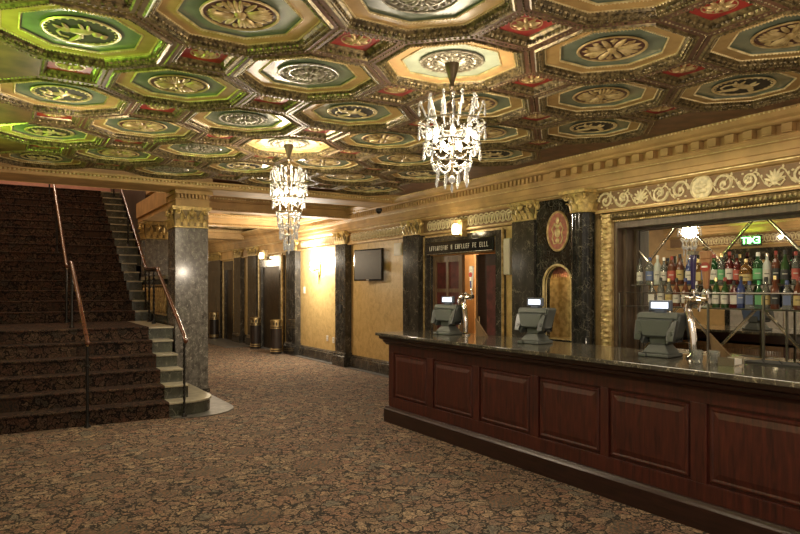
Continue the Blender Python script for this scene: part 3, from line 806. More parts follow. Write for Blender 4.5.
m = MB((2.4,9,0)); pts = [(1.86,8.5)]+[(2.15+.62*math.sin(PI*k/20), 9.02-.62*math.cos(PI*k/20)) for k in range(0,11)]+[(2.77,10.36),(1.86,10.36)]
m.prof(pts, 'z', 0, .012); m.build('trim_5', M['marble_floor'], kind='structure')
# parapet with gilt grille beside the landing
t = thing('marble_parapet', 'low marble parapet with a carved gilt panel along the stair landing behind the pier', 'parapet', (2.42, 11.9, 0)); o = t.location.copy()
m = MB(o); m.box(2.30,10.9,0,2.46,13.05,1.80); m.build('parapet_wall', M['marble_green'], t)
m = MB(o); m.box(2.27,10.9,1.80,2.49,13.03,1.86); m.build('coping', M['tread'], t)
m = MB(o)
for q in range(13):
    y = 11.05+q*.155
    m.tube([(2.295,y+.06*math.cos(a*PI/6),1.45+.2*math.sin(a*PI/6)) for a in range(12)], .014, 5, closed=True); m.ball((2.295,y,1.45),.04,6,5,(.4,1,1))
m.box(2.285,10.95,1.20,2.30,13.0,1.23); m.box(2.285,10.95,1.68,2.30,13.0,1.71)
m.build('carved_panel', M['gilt'], t, smooth=True)

def twisted(m, x, y, z0, z1, r=.017):
    n = int((z1-z0)/.018); vs = []; fs = []
    for i in range(n+1):
        z = z0+(z1-z0)*i/n; a0 = i*.42
        for k in range(4):
            a = a0+k*PI/2; vs.append((x+r*math.cos(a), y+r*math.sin(a), z))
    for i in range(n):
        for k in range(4): fs.append((i*4+k, i*4+(k+1)%4, (i+1)*4+(k+1)%4, (i+1)*4+k))
    m.add(vs, fs)
def post(par, o, x, y, z0, z1, twist=False):
    m = MB(o)
    if twist:
        twisted(m, x, y, z0+.04, z1); m.lathe([(.035,0),(.035,.015),(.022,.04),(.015,.045)], (x,y,z0), 14)
    else:
        m.lathe([(.04,0),(.04,.012),(.02,.04),(.017,.06),(.017,z1-z0)], (x,y,z0), 12); m.ball((x,y,z0+(z1-z0)*.72), .026, 8, 6)
    m.build('post', M['iron'], par, smooth=not twist)
def rail(name, label, pts, posts, brassy=False, twist=False):
    t = thing(name, label, 'handrail', posts[0][:3]); o = t.location.copy()
    m = MB(o); m.tube(pts, .027, 10); 
    m.ball(pts[0], .03, 8, 6); m.ball(pts[-1], .03, 8, 6)
    r = m.build('rail', M['rail'], t, smooth=True)
    m = MB(o); m.tube([Vector(p)-Vector((0,0,.035)) for p in pts], .012, 6); m.build('support_bar', M['brass' if brassy else 'iron'], t)
    for x,y,z0,z1 in posts: post(t, o, x, y, z0, z1, twist)
rail('handrail', 'lower centre handrail running from the lobby floor up to the stair landing', [(.88,8.46,1.0),(.88,8.5,1.03),(.88,10.45,2.0),(.88,10.6,2.02)], [(.88,8.5,0,1.0),(.88,10.45,ZL,1.96)], True)
rail('handrail', 'upper centre handrail climbing from the landing to the hall above', [(.93,11.85,2.0),(.93,12.0,2.04),(.93,16.4,4.63)], [(.93,12.0,ZL,2.0),(.93,14.15,ZL+RS*7,3.28),(.93,16.3,ZL+RS*14,4.53)], True)
rail('handrail', 'handrail on twisted iron posts along the marble step ends by the grey pier', [(2.0,8.42,.98),(2.0,8.5,1.0),(2.03,8.62,1.03),(2.04,10.3,1.9),(2.06,10.42,1.95),(2.17,12.0,1.98)],
     [(2.0,8.5,0.012,.97),(2.1,10.95,ZL,1.94),(2.15,11.6,ZL,1.95)], False, True)
rail('handrail', 'upper side handrail climbing beside the marble step ends of the second flight', [(2.2,12.15,2.0),(2.21,12.3,2.06),(2.27,16.6,4.66)], [(2.21,12.25,ZL+RS,2.02),(2.24,14.3,ZL+RS*8,3.25),(2.27,16.5,ZL+RS*15,4.56)], False, True)

# ------------------------------------------------------------------ bar
BX = 4.1; BY0, BY1 = -1.9, 6.93
t = thing('bar_counter', 'long mahogany bar counter with raised panels facing the lobby', 'bar counter', (4.4, 3, 0)); o = t.location.copy()
bys = [(6.09,6.82),(5.25,5.97),(4.41,5.15),(3.6,4.31),(2.8,3.52),(1.96,2.68),(1.12,1.84),(.28,1.0),(-.56,.16),(-1.4,-.68)]
m = MB(o)
m.box(BX+.02,BY0,.16,4.74,BY1-.01,.92)
# stiles and rails standing proud of the panel ground
m.box(BX,BY0,.86,BX+.03,BY1,.95); m.box(BX,BY0,.19,BX+.03,BY1,.31)
ed = [BY1]+[v for a,b_ in bys for v in (b_,a)]+[BY0]
for k in range(0, len(ed), 2): m.box(BX,ed[k+1],.31,BX+.03,ed[k],.86)
m.box(BX+.003,BY1-.028,.193,4.738,BY1+.002,.948)
m.build('carcass', M['mahog'], t, bevel=.003)
for a,b_ in bys:
    m = MB(o); yc_, zc_ = (a+b_)/2, .585; w_, h_ = b_-a-.03, .52
    V = []
    for dx, ins in ((.022,0),(.004,.012),(.004,.022),(.009,.034),(.0,.075),(.0,.076)):
        V.append([(BX+dx,yc_-w_/2+ins,zc_-h_/2+ins),(BX+dx,yc_+w_/2-ins,zc_-h_/2+ins),(BX+dx,yc_+w_/2-ins,zc_+h_/2-ins),(BX+dx,yc_-w_/2+ins,zc_+h_/2-ins)])
    for q in range(len(V)-1): ring(m, V[q], V[q+1])
    m.add(V[-1],[(0,1,2,3)]); m.build('raised_panel', M['mahog'], t)
m = MB(o); 
m.prof([(4.74,0),(BX-.045,0),(BX-.045,.155),(BX-.03,.17),(BX-.02,.188),(BX,.192),(4.74,.19)], 'y', BY0, BY1+.045)
m.build('plinth', M['mahog_dark'], t, bevel=.002)
m = MB(o); m.prof([(4.74,.95),(BX-.01,.95),(BX-.02,.965),(BX-.05,.985),(BX-.06,1.01),(BX-.11,1.03),(BX-.115,1.062),(4.76,1.062)], 'y', BY0, BY1+.05)
m.build('cornice_moulding', M['mahog_dark'], t)
for k in range(8):
    m = MB(o); y0 = 6.05-k*.85
    m.box(4.742,y0,.2,4.755,y0+.78,.92)
    for q in range(24): m.tube([(4.757,y0+.03+q*.0315,.24),(4.757,y0+.03+q*.0315,.86)], .011, 5)
    d_ = m.build('reeded_door', M['reed'], t)
    m = MB(o); m.tube([(4.785,y0+.3,.885),(4.785,y0+.48,.885)], .008, 6); m.build('handle', M['chrome'], d_)
m = MB((4.4,3,1.064)); m.box(3.955,BY0,1.064,4.90,BY1+.09,1.10)
tag(m.build('bar_worktop', M['counter'], bevel=.006), 'polished dark marble bar top with pale veins', 'bar top')

# POS terminals (local: customer side faces -y)
def make_pos():
    t = thing('point_of_sale_terminal', '', 'cash register', (0,0,0))
    m = MB(); m.frus(0,.02,0,.03,.26,.24,.25,.23); m.frus(0,.02,.03,.10,.23,.2,.13,.13); m.box(-.125,-.115,.0,-.06,-.07,.03); m.box(.06,-.115,0,.125,-.07,.03)
    m.build('base', M['pos2'], t, bevel=.008)
    m = MB(); m.frus(0,.03,.10,.20,.13,.13,.16,.12); m.box(-.035,-.055,.06,.035,-.045,.075); m.build('neck', M['pos2'], t, bevel=.006)
    m = MB()   # housing: outline in x/z, leaning
    out = [(-.10,.10),(-.165,.16),(-.185,.335),(-.165,.352),(.165,.352),(.185,.335),(.165,.16),(.10,.10),(.085,.155),(-.085,.155)]
    Ms = Matrix(((1,0,0,0),(0,1,.32,-.13),(0,0,1,0),(0,0,0,1)))
    n = len(out); vs = [(x,.0,z) for x,z in out]+[(x,.14,z) for x,z in out]
    m.add(vs, [tuple(range(n)),tuple(range(2*n-1,n-1,-1))]+[(i,n+i,n+(i+1)%n,(i+1)%n) for i in range(n)], Ms)
    m.build('housing', M['pos'], t, bevel=.01)
    m = MB(); m.add([(-.1,-.02,.165),(.1,-.02,.165),(.14,-.035,.30),(-.14,-.035,.30),(-.1,.02,.165),(.1,.02,.165),(.14,.02,.30),(-.14,.02,.30)],
                    [(0,1,2,3),(4,7,6,5),(0,4,5,1),(1,5,6,2),(2,6,7,3),(3,7,4,0)], Ms); m.build('back_cover', M['pos'], t, bevel=.008)
    for s_ in (-1,1):
        m = MB(); m.frus(s_*.135,-.0,.13,.29,.055,.05,.075,.05,Ms); m.tube([(s_*.135,-.03,.19),(s_*.135,-.02,.19)], .018, 10, M=Ms); m.build('side_lobe', M['pos_dark'], t, bevel=.01)
    m = MB(); m.box(-.165,-.012,.305,.165,.02,.352,Ms); m.build('top_ledge', M['pos2'], t, bevel=.006)
    m = MB(); m.box(-.16,.141,.12,.16,.16,.345,Ms); s = m.build('touchscreen', M['black'], t, bevel=.004)
    m = MB(); m.box(-.15,.161,.13,.15,.1635,.335,Ms); m.build('screen', M['screenblue'], s)
    m = MB(); m.frus(0,.02,.352,.372,.10,.05,.08,.04); m.box(-.095,.0,.366,.095,.035,.452); d = m.build('customer_display', M['posblue'], t, bevel=.010)
    m = MB(); m.box(-.07,-.004,.386,.07,.001,.434); m.build('display_screen', M['screen'], d)
    m = MB(); m.box(-.155,.075,.12,.155,.15,.135,Ms); m.build('card_reader', M['blackmat'], t)
    return t
pos = make_pos()
for k,(y,lab,rz) in enumerate(((6.28,'grey point of sale terminal beside the far beer tower at the bar end',-1.45),(4.80,'middle grey point of sale terminal, standing in front of the arched niche',-1.5),(3.36,'grey point of sale terminal beside the near beer tower before the bar mirror',-1.52))):
    t = pos if k == 0 else copy_tree(pos)
    t.location = (4.52,y,1.101); t.rotation_euler = (0,0,rz+.12); t['label'] = lab; t['group'] = 'point of sale terminals on the bar'

def make_tower():
    t = thing('beer_tap_tower', '', 'beer tap', (0,0,0))
    m = MB(); m.lathe([(.055,0),(.055,.012),(.03,.03),(.026,.05)], (0,0,0), 20); m.build('flange', M['chrome'], t, smooth=True)
    m = MB(); pts = [(0,0,.03),(0,.005,.15),(.0,.03,.30),(.0,.05,.38),(0,.03,.44),(0,-.02,.455),(0,-.10,.44)]
    # smooth the path
    P_ = []
    for i in range(len(pts)-1):
        a,b_ = Vector(pts[i]),Vector(pts[i+1])
        for q in range(4): P_.append(a.lerp(b_,q/4))
    P_.append(Vector(pts[-1]))
    for _ in range(3): P_ = [P_[0]]+[(P_[i-1]+P_[i]*2+P_[i+1])/4 for i in range(1,len(P_)-1)]+[P_[-1]]
    m.tube(P_, [.028+.008*abs(math.sin(i*.25)) for i in range(len(P_))], 14); m.build('column', M['chrome'], t, smooth=True)
    m = MB(); m.tube([(0,-.14,.45),(0,.06,.46)], .024, 12); m.tube([(0,-.12,.45),(0,-.12,.50)], .012, 8)
    m.tube([(0,0,.455),(0,0,.50)], .012, 8); m.build('arm', M['chrome'], t, smooth=True)
    for y in (-.12,0):
        m = MB(); m.tube([(-.02,y,.45),(-.09,y,.445),(-.105,y,.40),(-.105,y,.37)], [.012,.012,.011,.009], 8); m.build('spout', M['chrome'], t, smooth=True)
    return t
tw = make_tower()
TW = [(4.62,3.13,'chrome beer tower with curved neck beside the nearest terminal'),(4.62,6.05,'chrome beer tower with curved neck beside the farthest terminal')]
for k,(x,y,lab) in enumerate(TW):
    t = tw if k == 0 else copy_tree(tw)
    t.location = (x,y,1.101); t['label'] = lab; t['group'] = 'chrome beer towers on the bar'
def tap_handle(x,y,z,kind,label):
    t = thing('tap_handle', label, 'tap handle', (x,y,z)); o = t.location.copy()
    m = MB(o); m.lathe([(.012,0),(.014,.03),(.009,.04)], (x,y,z), 10); m.build('ferrule', M['chrome'], t, smooth=True)
    m = MB(o)
    if kind == 'paddle':
        m.frus(x,y,z+.04,z+.27,.022,.035,.026,.085); m.frus(x,y,z+.27,z+.33,.026,.085,.026,.095); m.build('paddle', wood_tap, t, bevel=.006)
        m = MB(o); m.lathe([(.0,0),(.036,0),(.036,.006),(0,.008)], n=20, M=Matrix.Translation((x-.013,y,z+.21)) @ Matrix.Rotation(-PI/2,4,'Y') @ Matrix.Diagonal((1.0,1.1,1,1)))
        e = m.build('red_emblem', M['red'], t)
        m = MB(o); m.box(x-.024,y-.024,z+.203,x-.02,y+.024,z+.217); m.build('white_band', M['white'], e)
        m = MB(o); m.ball((x,y,z+.35),.018,8,6); m.tube([(x,y-.03,z+.345),(x,y,z+.365),(x,y+.03,z+.345)],.007,5); m.build('finial', M['gilt_dark'], t, smooth=True)
    elif kind == 'purple':
        m.lathe([(.012,.04),(.018,.1),(.021,.22),(.03,.28),(.026,.31),(.012,.32)], (x,y,z), 14); m.build('grip', plain('purple_gloss',(.03,.02,.085),.15,var=.1), t, smooth=True)
        m = MB(o); m.frus(x,y,z+.305,z+.335,.05,.05,.06,.06); m.build('crown', M['silver_gilt'], t)
    else:
        m.frus(x,y,z+.04,z+.12,.018,.03,.02,.045); m.frus(x,y,z+.12,z+.25,.02,.045,.022,.075); m.frus(x,y,z+.25,z+.30,.022,.075,.02,.06)
        m.build('grip', M['white'], t, bevel=.006)
        m = MB(o); m.lathe([(.0,0),(.028,0),(.028,.006),(0,.008)], n=20, M=Matrix.Translation((x-.011,y,z+.2)) @ Matrix.Rotation(-PI/2,4,'Y')); m.build('red_emblem', plain('emblem_red',(.5,.03,.02),.4), t)
        m = MB(o); m.box(x-.012,y-.012,z+.05,x-.009,y+.012,z+.13); m.build('blue_band', plain('band_blue',(.03,.05,.2),.4), t)
wood_tap = wood('tap_wood', (.22,.09,.04), (.42,.19,.085), .35, (30,30,4))
tap_handle(4.62,3.02,1.603,'paddle','wooden paddle tap handle with a round red emblem')
tap_handle(4.62,3.13,1.603,'purple','dark purple tap handle with silver crown')
tap_handle(4.62,5.94,1.603,'white','white tap handle with round red emblem on the far beer tower')
# small things on the bar
def easel(x,y,lab):
    t = thing('menu_board', lab, 'menu stand', (x,y,1.101)); o = t.location.copy()
    m = MB(o); m.add([(x,y-.02,1.101),(x+.01,y-.20,1.101),(x,y+.0,1.30),(x+.02,y-.02,1.101),(x+.03,y-.20,1.101),(x+.02,y,1.30)],[(0,1,2),(3,5,4),(0,3,4,1),(1,4,5,2),(2,5,3,0)]); m.build('board', M['walnut'], t)
    m = MB(o); m.tube([(x+.03,y-.02,1.11),(x+.09,y-.05,1.105)],.006,6); m.build('foot', M['walnut'], t)
easel(4.66,5.92,'triangular brown stand beside the far beer tower'); easel(4.66,3.02,'triangular brown stand beside the near beer tower')
gl = plain('clear_glass', (.85,.88,.82), .03, trans=.85, var=.02)
gt = None
for k,(x,y) in enumerate(((4.45,2.99),(4.52,2.90),(4.38,2.93),(4.45,2.84))):
    if gt is None:
        gt = thing('rocks_glass','clear tumblers standing by the near beer tower on the bar top','glass',(0,0,0),group='tumblers by the near beer tower')
        m = MB(); m.lathe([(.032,0),(.034,.02),(.037,.085),(.034,.085),(.031,.02),(.0,.016)], n=20); m.build('tumbler', gl, gt, smooth=True)
        g = gt
    else: g = copy_tree(gt)
    g.location = (x,y,1.101)
t = thing('napkin_caddy','small dark steel napkin caddy with white napkins beside the tumblers','napkin caddy',(4.42,2.70,1.101)); o = t.location.copy()
m = MB(o); m.box(4.36,2.64,1.101,4.48,2.76,1.11); m.box(4.36,2.64,1.11,4.365,2.76,1.16); m.box(4.475,2.64,1.11,4.48,2.76,1.16); m.build('tray', M['steel'], t)
m = MB(o); m.box(4.37,2.65,1.111,4.47,2.75,1.15); m.build('napkins', M['white'], t)
m = MB((4.78,2.2,1.101)); m.box(4.68,1.2,1.101,4.88,2.75,1.112)
for q in range(60): m.ball((4.70+.04*(q%5), 1.22+q*.0255, 1.112), .008, 4, 3)
tag(m.build('bar_mat', M['blackmat']), 'black rubber bar mat along the working edge of the bar top', 'bar mat')

# ------------------------------------------------------------------ mirror with frame
t = thing('bar_mirror', 'huge bar mirror crossed by diamond strips in a gilt and black frame', 'mirror', (6.45, 1.8, .92)); o = t.location.copy()
MX = 6.49
m = MB(o); m.box(MX,-2,.92,6.515,5.2,2.36); m.build('mirror_glass', M['mirror'], t)
bv = plain('bevel_strip', (.62,.57,.45), .1, .9, var=.2, scale=6)
zt, zb = 2.35, .95
for k in range(-1, 9):
    for sg in (1,-1):
        # lines through crossings (3.66+.88n, 1.48) with slope dz/dy = sg*.47/.44
        yc_ = 3.66+.88*(2-k); s_ = .47/.44*sg
        ya, yb = yc_+(zb-1.48)/s_, yc_+(zt-1.48)/s_
        p, q = [ya,zb],[yb,zt]
        def clip(p,q,lim,hi):
            if (p[0] > lim) == hi and (q[0] > lim) == hi and p[0] != lim: return None
            for a,b_ in ((p,q),(q,p)):
                if (a[0] > lim) == hi:
                    f = (lim-b_[0])/(a[0]-b_[0]); a[1] = b_[1]+f*(a[1]-b_[1]); a[0] = lim
            return 1
        if p[0] > 5.19 and q[0] > 5.19: continue
        if p[0] < -1.9 and q[0] < -1.9: continue
        clip(p,q,5.19,True); clip(p,q,-1.9,False)
        if abs(p[1]-q[1]) < .1: continue
        a = Vector((MX-.002,p[0],p[1])); b_ = Vector((MX-.002,q[0],q[1])); d = (b_-a).normalized(); w = Vector((1,0,0)).cross(d)*.016
        m = MB(o); c1, c2 = a+Vector((-.007,0,0)), b_+Vector((-.007,0,0))
        m.add([a-w,b_-w,c2-w*.35,c1-w*.35,c1+w*.35,c2+w*.35,b_+w,a+w],[(0,1,2,3),(3,2,5,4),(4,5,6,7)]); m.build('bevel_strip', bv, t)
# jamb + frame
m = MB(o); m.box(6.2,5.19,.92,6.515,5.24,2.42); m.box(6.44,5.10,.92,6.488,5.19,2.42); m.box(6.30,5.14,.92,6.44,5.19,2.42)
m.box(6.204,-1.99,2.352,6.512,5.236,2.428); m.box(6.424,-1.99,2.33,6.486,5.187,2.36); m.build('inner_frame', M['jamb'], t, bevel=.004)
m = MB(o); m.box(6.17,5.24,.9,6.268,5.40,2.53)
for q in range(26):
    z = .95+q*.062; m.ball((6.165,5.335,z), .032, 8, 5, (.5,1.4,.8)); m.ball((6.165,5.27,z), .014, 5, 4); m.ball((6.165,5.395,z+.03), .012, 5, 4)
for q in range(80): m.ball((6.16,5.243,.95+q*.0198), .010, 5, 4, (1,1,.9))
m.build('gilt_side_frame', M['gilt'], t, smooth=True)
m = MB(o); m.prof([(6.268,2.45),(6.18,2.45),(6.14,2.47),(6.13,2.5),(6.15,2.53),(6.17,2.54),(6.268,2.545)],'y',-2,5.24)
for q in range(160): m.ball((6.135,-1.95+q*.045,2.495), .022, 5, 4, (.6,1,1))
m.build('carved_top_frame', M['gilt_dark'], t, smooth=True)
m = MB(o)
for q in range(230): m.ball((6.175,-1.95+q*.0313,2.44), .012, 5, 4)
m.box(6.18,-2,2.43,6.268,5.24,2.45); m.build('gilt_rope', M['gilt'], t, smooth=True)

# ------------------------------------------------------------------ back bar
t = thing('back_bar_cabinet','low back bar cabinet with steel top under the mirror','cabinet',(6.1,2,0)); o = t.location.copy()
m = MB(o); m.box(5.86,-1.9,.0,6.265,5.2,.86); m.build('carcass', M['reed'], t)
m = MB(o); m.box(5.83,-1.9,.86,6.265,5.2,.90); m.build('steel_top', M['steel'], t)
M['rack'] = plain('rack_metal', (.13,.115,.095), .3, .8, var=.1)
t = thing('bottle_rack','steel two-tier bottle rack standing before the bar mirror','bottle rack',(6.15,3.4,.9)); o = t.location.copy()
ry = (5.0, 3.915, 3.36, 2.6, 1.9)
for y in ry:
    for x in (6.02,):
        m = MB(o); m.box(x-.009,y-.009,.902,x+.009,y+.009,1.60); m.build('leg', M['rack'], t)
for y in (5.0,3.36,1.9):
    m = MB(o); m.box(6.41,y-.009,.902,6.428,y+.009,1.72); m.build('leg', M['rack'], t)
for z,x0,x1 in ((1.45,6.02,6.235),(1.685,6.24,6.42)):
    m = MB(o); m.box(x0,1.85,z-.006,x1,5.02,z); m.box(x0,1.85,z-.01,x0+.01,5.02,z+.004); m.build('shelf', M['rack'], t)
m = MB(o); m.tube([(6.01,1.9,1.60),(6.01,5.0,1.60)], .006, 6); m.build('guard_rail', M['rack'], t)
# bottles
def gmat(name,c,tr_,r=.06): return plain(name,c,r,trans=tr_,var=.04)
G = {'clear':gmat('glass_clear',(.42,.44,.38),.8),'green':gmat('glass_green',(.04,.17,.05),.7),'dkgreen':gmat('glass_dark_green',(.03,.07,.02),.2),'amber':gmat('glass_amber',(.36,.17,.04),.7),
     'brown':gmat('glass_brown',(.12,.04,.02),.2),'red':gmat('glass_red',(.14,.02,.015),.5),'white':gmat('glass_frosted',(.5,.53,.46),.25,.35),'blue':gmat('glass_blue',(.05,.07,.20),.35)}
K = {'w':M['white'],'r':plain('cap_red',(.26,.03,.02),.3),'k':M['blackmat'],'g':M['brass'],'b':plain('cap_blue',(.03,.05,.16),.3),'s':M['steel'],'gr':plain('cap_green',(.03,.3,.1),.3)}
LB = {'w':plain('bottle_label',(.5,.47,.4),.6,var=.1),'r':plain('label_red',(.32,.06,.04),.5),'y':plain('label_gold',(.4,.3,.11),.4),'k':M['blackmat'],'b':plain('label_blue',(.10,.13,.24),.5),'g':plain('label_green',(.1,.3,.12),.5)}
PR = {'tall':[(.036,0),(.038,.01),(.038,.185),(.03,.215),(.014,.24),(.013,.30)],'round':[(.05,0),(.062,.03),(.064,.12),(.05,.165),(.02,.19),(.015,.235)],
      'square':[(.042,0),(.043,.01),(.043,.16),(.036,.185),(.016,.20),(.014,.255)],'wine':[(.037,0),(.038,.01),(.038,.16),(.024,.205),(.014,.235),(.014,.29)],'broad':[(.046,0),(.047,.01),(.047,.19),(.038,.225),(.018,.245),(.016,.30)]}
cn = {'clear':'clear','green':'bright green','dkgreen':'dark green','amber':'amber','brown':'dark brown','red':'red','white':'frosted white','blue':'blue'}
kn = {'w':'white','r':'red','k':'black','g':'gold','b':'blue','s':'silver','gr':'green'}
ln = {'w':'white','r':'red','y':'gold','k':'black','b':'blue','g':'green'}
used = {}
def bottle(x, y, z, shape, g, k, l, tier, idx, s=1):
    lab = f'{cn[g]} {"round" if shape=="round" else "square" if shape=="square" else "tall"} bottle, {kn[k]} cap, {ln[l]} label, {tier} rack tier'
    used.setdefault(lab, []).append(idx)
    t = thing('liquor_bottle', lab, 'bottle', (x,y,z), group=f'bottles on the {tier} tier of the back bar'); t['_i'] = idx
    n = 4 if shape == 'square' else 18
    pr = [(r*s,zz*s) for r,zz in PR[shape]]; top = pr[-1][1]
    m = MB()
    if shape == 'square':
        m.frus(0,0,0,pr[2][1],pr[0][0]*1.7,pr[0][0]*1.7,pr[2][0]*1.7,pr[2][0]*1.7); m.lathe([(pr[2][0]*.85,pr[2][1])]+pr[4:], n=14)
    else: m.lathe(pr, n=18)
    m.build('glass_body', G[g], t, smooth=shape != 'square')
    m = MB(); rt = pr[-1][0]; m.lathe([(rt+.002,top-.026*s),(rt+.003,top),(rt+.001,top+.012)], n=14); m.build('cap', K[k], t, smooth=True)
    m = MB(); rb = pr[2][0]+.001
    z0_, z1_ = pr[2][1]*.25, pr[2][1]*.8
    if shape == 'square': m.box(-rb*.87,-rb*.7,z0_,-rb*.85,rb*.7,z1_)
    else:
        vs=[];fs=[]
        for q in range(9):
            a = PI-1.2+q*.3
            vs += [(rb*math.cos(a),rb*math.sin(a),z0_),(rb*math.cos(a),rb*math.sin(a),z1_)]
            if q: fs.append((2*q-2,2*q,2*q+1,2*q-1))
        m.add(vs,fs)
    lo = m.build('paper_label', LB[l], t)
    # faint print band on the label
    m = MB()
    if shape != 'square':
        vs=[];fs=[]
        for q in range(5):
            a = PI-.55+q*.275
            for zz in (z0_+(z1_-z0_)*.52, z0_+(z1_-z0_)*.6): vs.append(((rb+.0012)*math.cos(a),(rb+.0012)*math.sin(a),zz))
            if q: fs.append((2*q-2,2*q,2*q+1,2*q-1))
        m.add(vs,fs); m.build('printed_band', LB['k' if l in 'wy' else 'w'], lo)
    t.rotation_euler.z = math.radians(25)
    return t
def ypx(px, X):
    u = (px-400)/650; return X/(.8517*u+.524)*(-.524*u+.8517)
up = [(640,'tall','clear','k','w'),(650,'broad','clear','b','b'),(657.5,'tall','white','w','w'),(664,'tall','clear','w','w'),(672,'broad','brown','r','r'),(680,'tall','brown','k','y'),(689,'tall','blue','s','w'),(698,'square','amber','g','y'),
      (705.5,'tall','clear','b','b'),(714,'broad','green','r','w'),(721.5,'tall','clear','g','g'),(729.5,'tall','red','r','w'),(737,'tall','red','k','r'),(746,'round','amber','g','y'),(758,'broad','green','w','g'),(767,'tall','white','s','w'),
      (776,'tall','brown','r','k'),(785,'wine','dkgreen','k','k'),(796,'tall','clear','r','r'),(808,'broad','brown','g','w'),(820,'tall','green','k','w')]
for i,(px,sh,g,k,l) in enumerate(up):
    z_ = 1.688; bottle(6.33, ypx(px,6.33), z_, sh, g, k, l, 'upper', i, 1.0 if sh == 'broad' else (.97+.05*((i*7)%3)))
lo_ = [(652,'square','clear','s','w'),(661,'tall','clear','k','w'),(669,'wine','clear','g','y'),(676.5,'wine','brown','k','w'),(685.5,'wine','brown','b','w'),(696,'square','clear','w','b'),(706,'square','white','s','y'),
      (716,'wine','dkgreen','g','w'),(725,'wine','dkgreen','r','w'),(734,'square','red','k','w'),(741,'tall','blue','k','b'),(749.5,'square','clear','b','b'),(759,'square','green','gr','g'),(766,'wine','clear','k','y'),
      (775,'tall','brown','g','k'),(787,'square','clear','b','b'),(798,'wine','brown','r','y'),(812,'tall','clear','g','r')]
for i,(px,sh,g,k,l) in enumerate(lo_):
    bottle(6.13, ypx(px,6.13), 1.453, sh, g, k, l, 'lower', i, 1.0)
for o_ in list(C.objects):
    if o_.get('_i') is not None:
        l = o_['label']; i_ = o_['_i']
        if len(used[l]) > 1:
            seqn = used[l].index(i_); o_['label'] = l+(', nearest the column', ', farther from column', ', farthest from column')[min(seqn,2)]
        del o_['_i']

# ------------------------------------------------------------------ bar doorway
t = thing('doorway_surround','dark marble door surround with gilt edge behind the far beer tower','door frame',(6.2,8.3,0)); o = t.location.copy()
m = MB(o); m.box(6.2,9.2,0,6.268,9.27,2.5); m.box(6.2,7.25,0,6.268,7.4,2.5); m.box(6.197,7.253,2.42,6.266,9.267,2.498); m.box(6.27,9.185,0,6.32,9.198,2.2); m.box(6.27,7.402,0,6.6,7.44,2.2); m.build('marble_jambs', M['marble'], t)
m = MB(o); m.box(6.185,9.27,0,6.22,9.30,2.52); m.box(6.185,7.23,0,6.22,7.25,2.52); m.box(6.182,7.233,2.5,6.218,9.297,2.518); m.build('gilt_edge', M['gilt'], t)
t = thing('lintel_sign','long black sign with worn silvery lettering over the bar doorway','sign',(6.18,8.3,2.3)); o = t.location.copy()
m = MB(o); m.box(6.17,7.42,2.20,6.199,9.17,2.41); m.build('sign_board', M['black'], t, bevel=.004)
random.seed(3)
y = 9.08
for wlen in (10,1,7,2,4):
    m = MB(o)
    for q in range(wlen):
        w_ = .048; X_ = 6.168
        ch = random.randrange(5)
        m.box(X_,y,2.27,6.172,y-.012,2.345)
        if ch != 1: m.box(X_,y,2.335,6.172,y-w_*.75,2.345)
        if ch in (0,2): m.box(X_,y-w_*.75,2.27,6.172,y-w_*.75+.012,2.345)
        if ch in (1,3,0): m.box(X_,y,2.27,6.172,y-w_*.75,2.28)
        if ch in (2,3,4): m.box(X_,y,2.303,6.172,y-w_*.6,2.312)
        y -= w_*1.15
    y -= .06
    m.build('worn_lettering', M['steel_bright'], t)
m = MB(o)
m.tube([(6.165,9.15,2.212),(6.165,7.44,2.212)],.006,5); m.build('silver_edge', M['silver_gilt'], t)
# closed dark leaf
t = thing('dark_door_leaf','closed dark wooden door leaf with deep red panel in the bar doorway','door',(6.5,7.8,0)); o = t.location.copy()
m = MB(o); m.box(6.47,7.45,.01,6.51,8.18,2.18); m.build('leaf', M['mahog_dark'], t)
m = MB(o); m.box(6.46,7.56,.3,6.47,7.92,2.0); m.build('red_panel', M['redpanel'], t)
m = MB(o); m.box(6.455,8.15,.01,6.515,8.185,2.18); m.build('pale_edge', M['reed'], t)
m = MB(o); m.tube([(6.44,8.08,1.0),(6.44,8.08,1.2)],.01,6); m.build('handle', M['brass'], t)
# glazed brown door beyond
t = thing('glazed_door_leaf','brown wooden door leaf with dark red glazed panes in the bar doorway','door',(6.36,8.78,0)); o = t.location.copy()
m = MB(o); m.box(6.35,8.37,.013,6.375,9.18,2.19)
for y0,y1 in ((8.37,8.46),(8.745,8.805),(9.09,9.18)): m.box(6.32,y0,.013,6.35,y1,2.19)
for z0,z1 in ((.013,.3),(.85,.95),(1.58,1.64),(2.08,2.19)): m.box(6.323,8.373,z0+.002,6.351,9.177,z1-.002)
m.build('door_frame', M['walnut'], t)
for y0,y1 in ((8.46,8.745),(8.805,9.09)):
    for z0,z1 in ((.3,.85),(.95,1.58),(1.64,2.08)):
        m = MB(o); m.box(6.338,y0+.002,z0+.002,6.3495,y1-.002,z1-.002); m.build('pane', M['redpanel'], t)
m = MB(o); m.tube([(6.295,8.42,1.0),(6.295,8.42,1.2)],.01,6); m.build('handle', M['brass'], t)
m = MB((7.5,8.95,1.9)); m.box(9.05,9.9,1.85,9.2,10.15,2.1); m.ball((9.05,10.02,1.97),.09,10,8)
tag(m.build('hall_wall_speaker', M['blackmat']), 'black wall speaker in the lit hall beyond the bar doorway', 'speaker')
